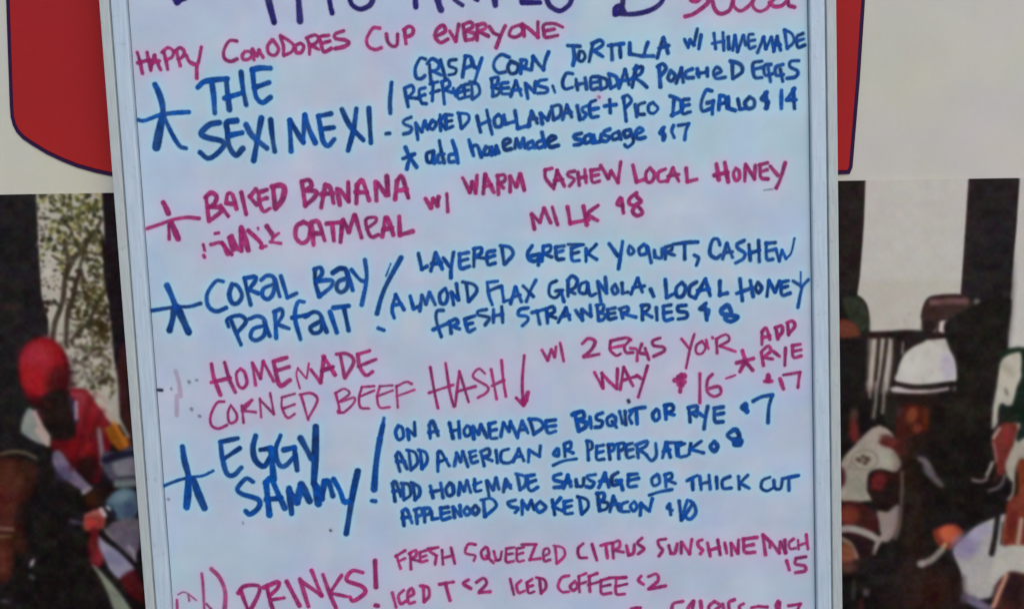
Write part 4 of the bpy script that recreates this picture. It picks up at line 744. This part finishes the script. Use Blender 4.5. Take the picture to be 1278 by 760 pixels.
# white hooded horse with brown eye patches
poly('R2', '500,640 600,550 700,515 800,560 860,620 940,760 940,900 330,900 410,740', (168, 156, 148), 1.5, sm=False)
poly('R3', '330,100 480,0 700,0 920,160 980,300 900,400 700,360 560,420 540,640 620,760 180,760 180,320', (166, 158, 148), 1.5)
ell('R3', 400, 560, 120, 150, (142, 146, 130), 0, 8, .7); ell('R3', 820, 230, 90, 90, (168, 172, 156), 0, 6, .7)
ell('R2', 800, 700, 100, 60, (104, 62, 56), 15, 2.5); poly('R3', '690,0 1000,-30 1060,160 960,200 860,100 740,60', (92, 34, 34), 2.6); ell('R3', 880, 20, 60, 50, (124, 44, 46), 0, 3)
def ring(cx, cy, rx, ry, wd, c):
    s = ' '.join('%.1f,%.1f' % (cx + rx * math.cos(a_), cy + ry * math.sin(a_)) for a_ in np.linspace(0, 2 * math.pi, 22)); line('R3', s, wd, c, .7, .85)
ring(510, 245, 165, 125, 18, (128, 122, 112)); ring(360, 240, 0.1, 0.1, 1, (118, 112, 102))
line('R3', '330,280 300,330 400,380', 16, (124, 124, 112), 1, .7)
for dx, dy in ((0, -40), (50, 0), (-50, 5), (20, 40), (-70, -10), (60, -20)): ell('R3', 490 + dx, 245 + dy, 32, 24, (88, 68, 66), 20, .9, .9)
ell('R3', 200, 470, 60, 130, (88, 48, 54), 0, 2.0)
poly('R3', '570,560 620,430 720,380 900,430 960,520 940,700 860,840 640,780 580,680', (58, 26, 26), 1.8)
ell('R3', 690, 520, 100, 120, (112, 34, 42), 15, 4); ell('R3', 860, 640, 100, 130, (30, 24, 24), 0, 4)
line('R3', '985,400 990,560 970,760', 40, (132, 124, 118), 1.2)
poly('R6', '280,0 340,0 470,0 460,90 400,130 340,120', (38, 26, 24), 2)
poly('R6', '330,130 400,130 470,80 470,200 430,300 370,320', (150, 138, 134), 2); line('R6', '495,-20 480,200 450,300', 24, (110, 104, 100), 1.6)
ell('R6', 190, 190, 160, 125, (74, 34, 38), 20, 1.8); ell('R6', 150, 150, 70, 60, (128, 60, 48), 0, 5)
line('R6', '90,245 170,240 270,270 340,310', 46, (162, 154, 150), 1.4)
line('R6', '310,390 340,330 400,260', 34, (160, 146, 142), 1.4); poly('R6', '90,290 200,280 300,330 300,400 220,470 90,470', (46, 30, 34), 2)
line('R6', '100,300 160,340 200,420', 34, (146, 124, 118), 1.4); ell('R6', 130, 400, 60, 70, (140, 84, 64), -20, 2.5); ell('R6', 150, 490, 60, 40, (96, 58, 56), 0, 4)
line('R6', '185,580 180,680', 24, (74, 74, 70), 2.5); ell('R6', 262, 650, 22, 26, (110, 108, 112), 0, 2); line('R6', '235,700 230,780', 30, (86, 44, 48), 2.5, .8)
ell('R6', 570, 320, 70, 330, (74, 46, 36), 0, 16, .55); ell('R6', 640, 620, 230, 150, (78, 42, 36), 0, 20, .6); ell('R6', 420, 560, 200, 160, (40, 40, 44), 0, 16, .5)
ell('R2', 1050, 900, 130, 420, (70, 40, 32), 0, 14, .5); ell('R4', 500, 330, 330, 120, (62, 52, 44), 10, 14, .4)
# glove, whip, white breeches
poly('R6', '690,250 740,225 830,205 890,250 880,310 820,370 750,370 700,310', (128, 52, 40), 2.2)
ell('R6', 800, 275, 70, 55, (190, 88, 62), 20, 4); line('R6', '770,340 750,370', 26, (190, 150, 110), 1.4)
line('R6', '610,465 680,440 750,375', 44, (142, 134, 128), 1.5); ell('R6', 622, 464, 25, 25, (156, 148, 142), 0, 1.6)
poly('R6', '820,380 900,290 960,230 1080,170 1170,150 1150,350 1278,340 1278,520 1100,560 1060,680 900,680 870,520', (172, 170, 172), 1.8)
ell('R6', 900, 350, 90, 80, (132, 124, 166), -45, 8, .75); ell('R6', 1000, 260, 80, 40, (150, 146, 184), -30, 6, .7); ell('R6', 1050, 580, 120, 90, (176, 172, 168), 0, 10, .7)
line('R6', '1110,150 1095,280 1070,400', 32, (38, 34, 38), 1.3); line('R6', '1135,180 1110,350', 18, (176, 172, 172), 1.1); line('R6', '1140,200 1130,340', 10, (60, 50, 50), 1)
line('R6', '900,680 980,720 1060,760', 60, (120, 112, 140), 3)
# chestnut horse with white sheepskin at the far right
poly('R5', '1180,250 1278,230 1500,230 1500,900 1150,1200 1180,820 1200,560', (134, 62, 42), 3)
poly('R6', '1180,60 1400,-60 1400,330 1150,350 1160,150', (132, 58, 44), 2.4); ell('R6', 1200, 200, 30, 90, (112, 40, 38), 10, 3, .8)
line('R6', '1262,180 1240,330', 30, (176, 150, 136), 1.5)
poly('R6', '1090,420 1160,350 1278,345 1500,340 1500,560 1278,540 1180,520 1090,600 1060,540', (184, 182, 176), 2.4)
poly('R6', '1100,600 1180,520 1278,530 1500,540 1500,900 1060,900 1080,760', (84, 44, 44), 3); ell('R6', 1220, 640, 70, 110, (48, 32, 38), 0, 5, .8)
line('R6', '1165,540 1130,620 1080,740', 30, (186, 138, 118), 1.5); line('R6', '880,560 890,700', 40, (60, 52, 50), 5, .5)
# person in green behind, right edge
poly('R4', '920,-400 1400,-400 1400,900 1180,700 1230,500 950,480 930,260 1120,260 1180,40 1240,-160', (25, 45, 37), 2.0)
poly('R4', '920,60 990,-320 1230,-420 1240,-160 1180,40 1110,270 1060,280 1000,240 960,280 940,500 860,560 880,260', (176, 172, 160), 1.8)
line('R4', '1040,60 1060,120', 40, (120, 112, 104), 2); line('R1', '1150,600 1200,650', 50, (150, 146, 130), 4, .7)
poly('R4', '960,300 1040,280 1120,280 1180,440 1100,500 960,470', (32, 40, 36), 2)
poly('R4', '980,500 1160,490 1200,560 1150,760 1080,1000 1010,1150 930,1150 900,900 860,700', (124, 52, 48), 2.2)
ell('R4', 1050, 660, 50, 110, (150, 48, 52), 10, 4, .8); line('R4', '880,680 960,560', 40, (182, 160, 150), 1.8); line('R5', '880,30 900,120 920,260', 40, (164, 120, 112), 2, .8)
poly('R5', '1180,40 1278,-40 1500,-60 1500,260 1240,230 1180,330 1150,540 1060,450 1040,310 1110,120', (170, 162, 150), 2)
line('R5', '1150,540 1130,680 1080,750', 44, (150, 140, 124), 1.6)
line('R5', '870,280 830,380 800,440', 50, (164, 158, 156), 1.6); line('R5', '620,500 720,520 800,490', 44, (140, 124, 130), 1.6)
line('R5', '830,640 940,600 1000,540 1030,440', 40, (120, 112, 112), 1.7); ell('R5', 920, 480, 50, 50, (70, 34, 38), 0, 3)
poly('R5', '-20,200 60,260 140,420 250,560 200,600 60,480 -20,380', (104, 98, 104), 2.4); line('R3', '1215,230 1300,290 1380,420', 70, (116, 106, 112), 2.2)
ell('R6', 700, 650, 80, 90, (56, 26, 24), 0, 9, .7)
for _ in range(260):    # print grain
    x = R_.choice((R_.uniform(-20, 190), R_.uniform(1040, 1290))); y = R_.uniform(390, 770)
    c_ = R_.choice(((60, 40, 40), (30, 38, 36), (70, 66, 72), (20, 18, 20)))
    ell('P', x, y, R_.uniform(1.5, 5), R_.uniform(1.5, 5), c_, R_.uniform(0, 180), 2.5, .07)
# the print is a soft enlargement: smear the grid a little, then blotchy chroma as in a coarse screen print
def soften(A, n):
    for _ in range(n):
        A = (np.roll(A, 1, 0) + 2 * A + np.roll(A, -1, 0)) / 4; A = (np.roll(A, 1, 1) + 2 * A + np.roll(A, -1, 1)) / 4
    return A
wx = ((vnoise(GX, GY, .2, 11) - .5) * .0).round().astype(int); wy = ((vnoise(GX, GY, .2, 12) - .5) * .0).round().astype(int)
JJ, II = np.indices(GX.shape)
IMG = IMG[np.clip(JJ + wy, 0, GX.shape[0] - 1), np.clip(II + wx, 0, GX.shape[1] - 1)]
IMG = soften(IMG, 2); kk = np.clip((GY - 390) / 20, 0, 1)[..., None]; IMG = IMG * (1 - kk) + soften(IMG, 3) * kk; kt = ((GX < 160) & (GX > 40) & (GY > 240) & (GY <= 400))[..., None]; IMG = np.where(kt, soften(IMG, 1), IMG)
IMG = IMG * (1 - .09 * np.clip((GY - 490) / 40, 0, 1)[..., None]); lum = IMG.max(-1)[..., None]; IMG = IMG * (.74 + .26 * np.clip((lum - 70) / 90, 0, 1)) * .97 + np.array((6.5, 3.8, 2.2))
amp = np.where(IMG.mean(-1) > 120, np.where(GY > 500, 9, 5), 11)[..., None]
gn = np.stack([vnoise(GX, GY, .12, 9 + k) + .5 * vnoise(GX, GY, .3, 15 + k) - .75 for k in range(3)], -1)
g0 = (vnoise(GX, GY, .09, 30) + .6 * vnoise(GX, GY, .25, 31) - .8)[..., None]
IMG = np.clip(IMG + (gn * .6 + g0) * amp, 0, 255)
# crop: the photo begins under the white header, on a level line of the banner; sky is bare vinyl
x_, z_ = to_banner(GX, GY)
ztop = float(to_banner(80, 241.8)[1])
zb = z_.copy()
keepv = z_ <= ztop
idx = np.arange(GX.size).reshape(GX.shape)
first = keepv.argmax(0)
for i in range(GX.shape[1]):        # snap the first kept row onto the edge
    z_[max(first[i] - 1, 0), i] = ztop
kq = keepv.copy()
for i in range(GX.shape[1]): kq[max(first[i] - 1, 0), i] = True
ck = kq[:-1, :-1] & kq[1:, :-1] & kq[:-1, 1:] & kq[1:, 1:]
jj, ii = np.nonzero(ck)
quads = np.stack([idx[jj, ii], idx[jj + 1, ii], idx[jj + 1, ii + 1], idx[jj, ii + 1]], 1)
V = np.stack([x_.ravel(), np.full(GX.size, Y_BANNER), z_.ravel()], 1)
used = np.zeros(GX.size, bool); used[quads.ravel()] = True; re = np.cumsum(used) - 1
me = mesh_np('print', V[used], re[quads], np.concatenate([np.clip(paint(IMG.reshape(-1, 3)[used]) - .006, .001, 1), np.ones((int(used.sum()), 1))], 1))
npart('printed_photo', me, m_print)
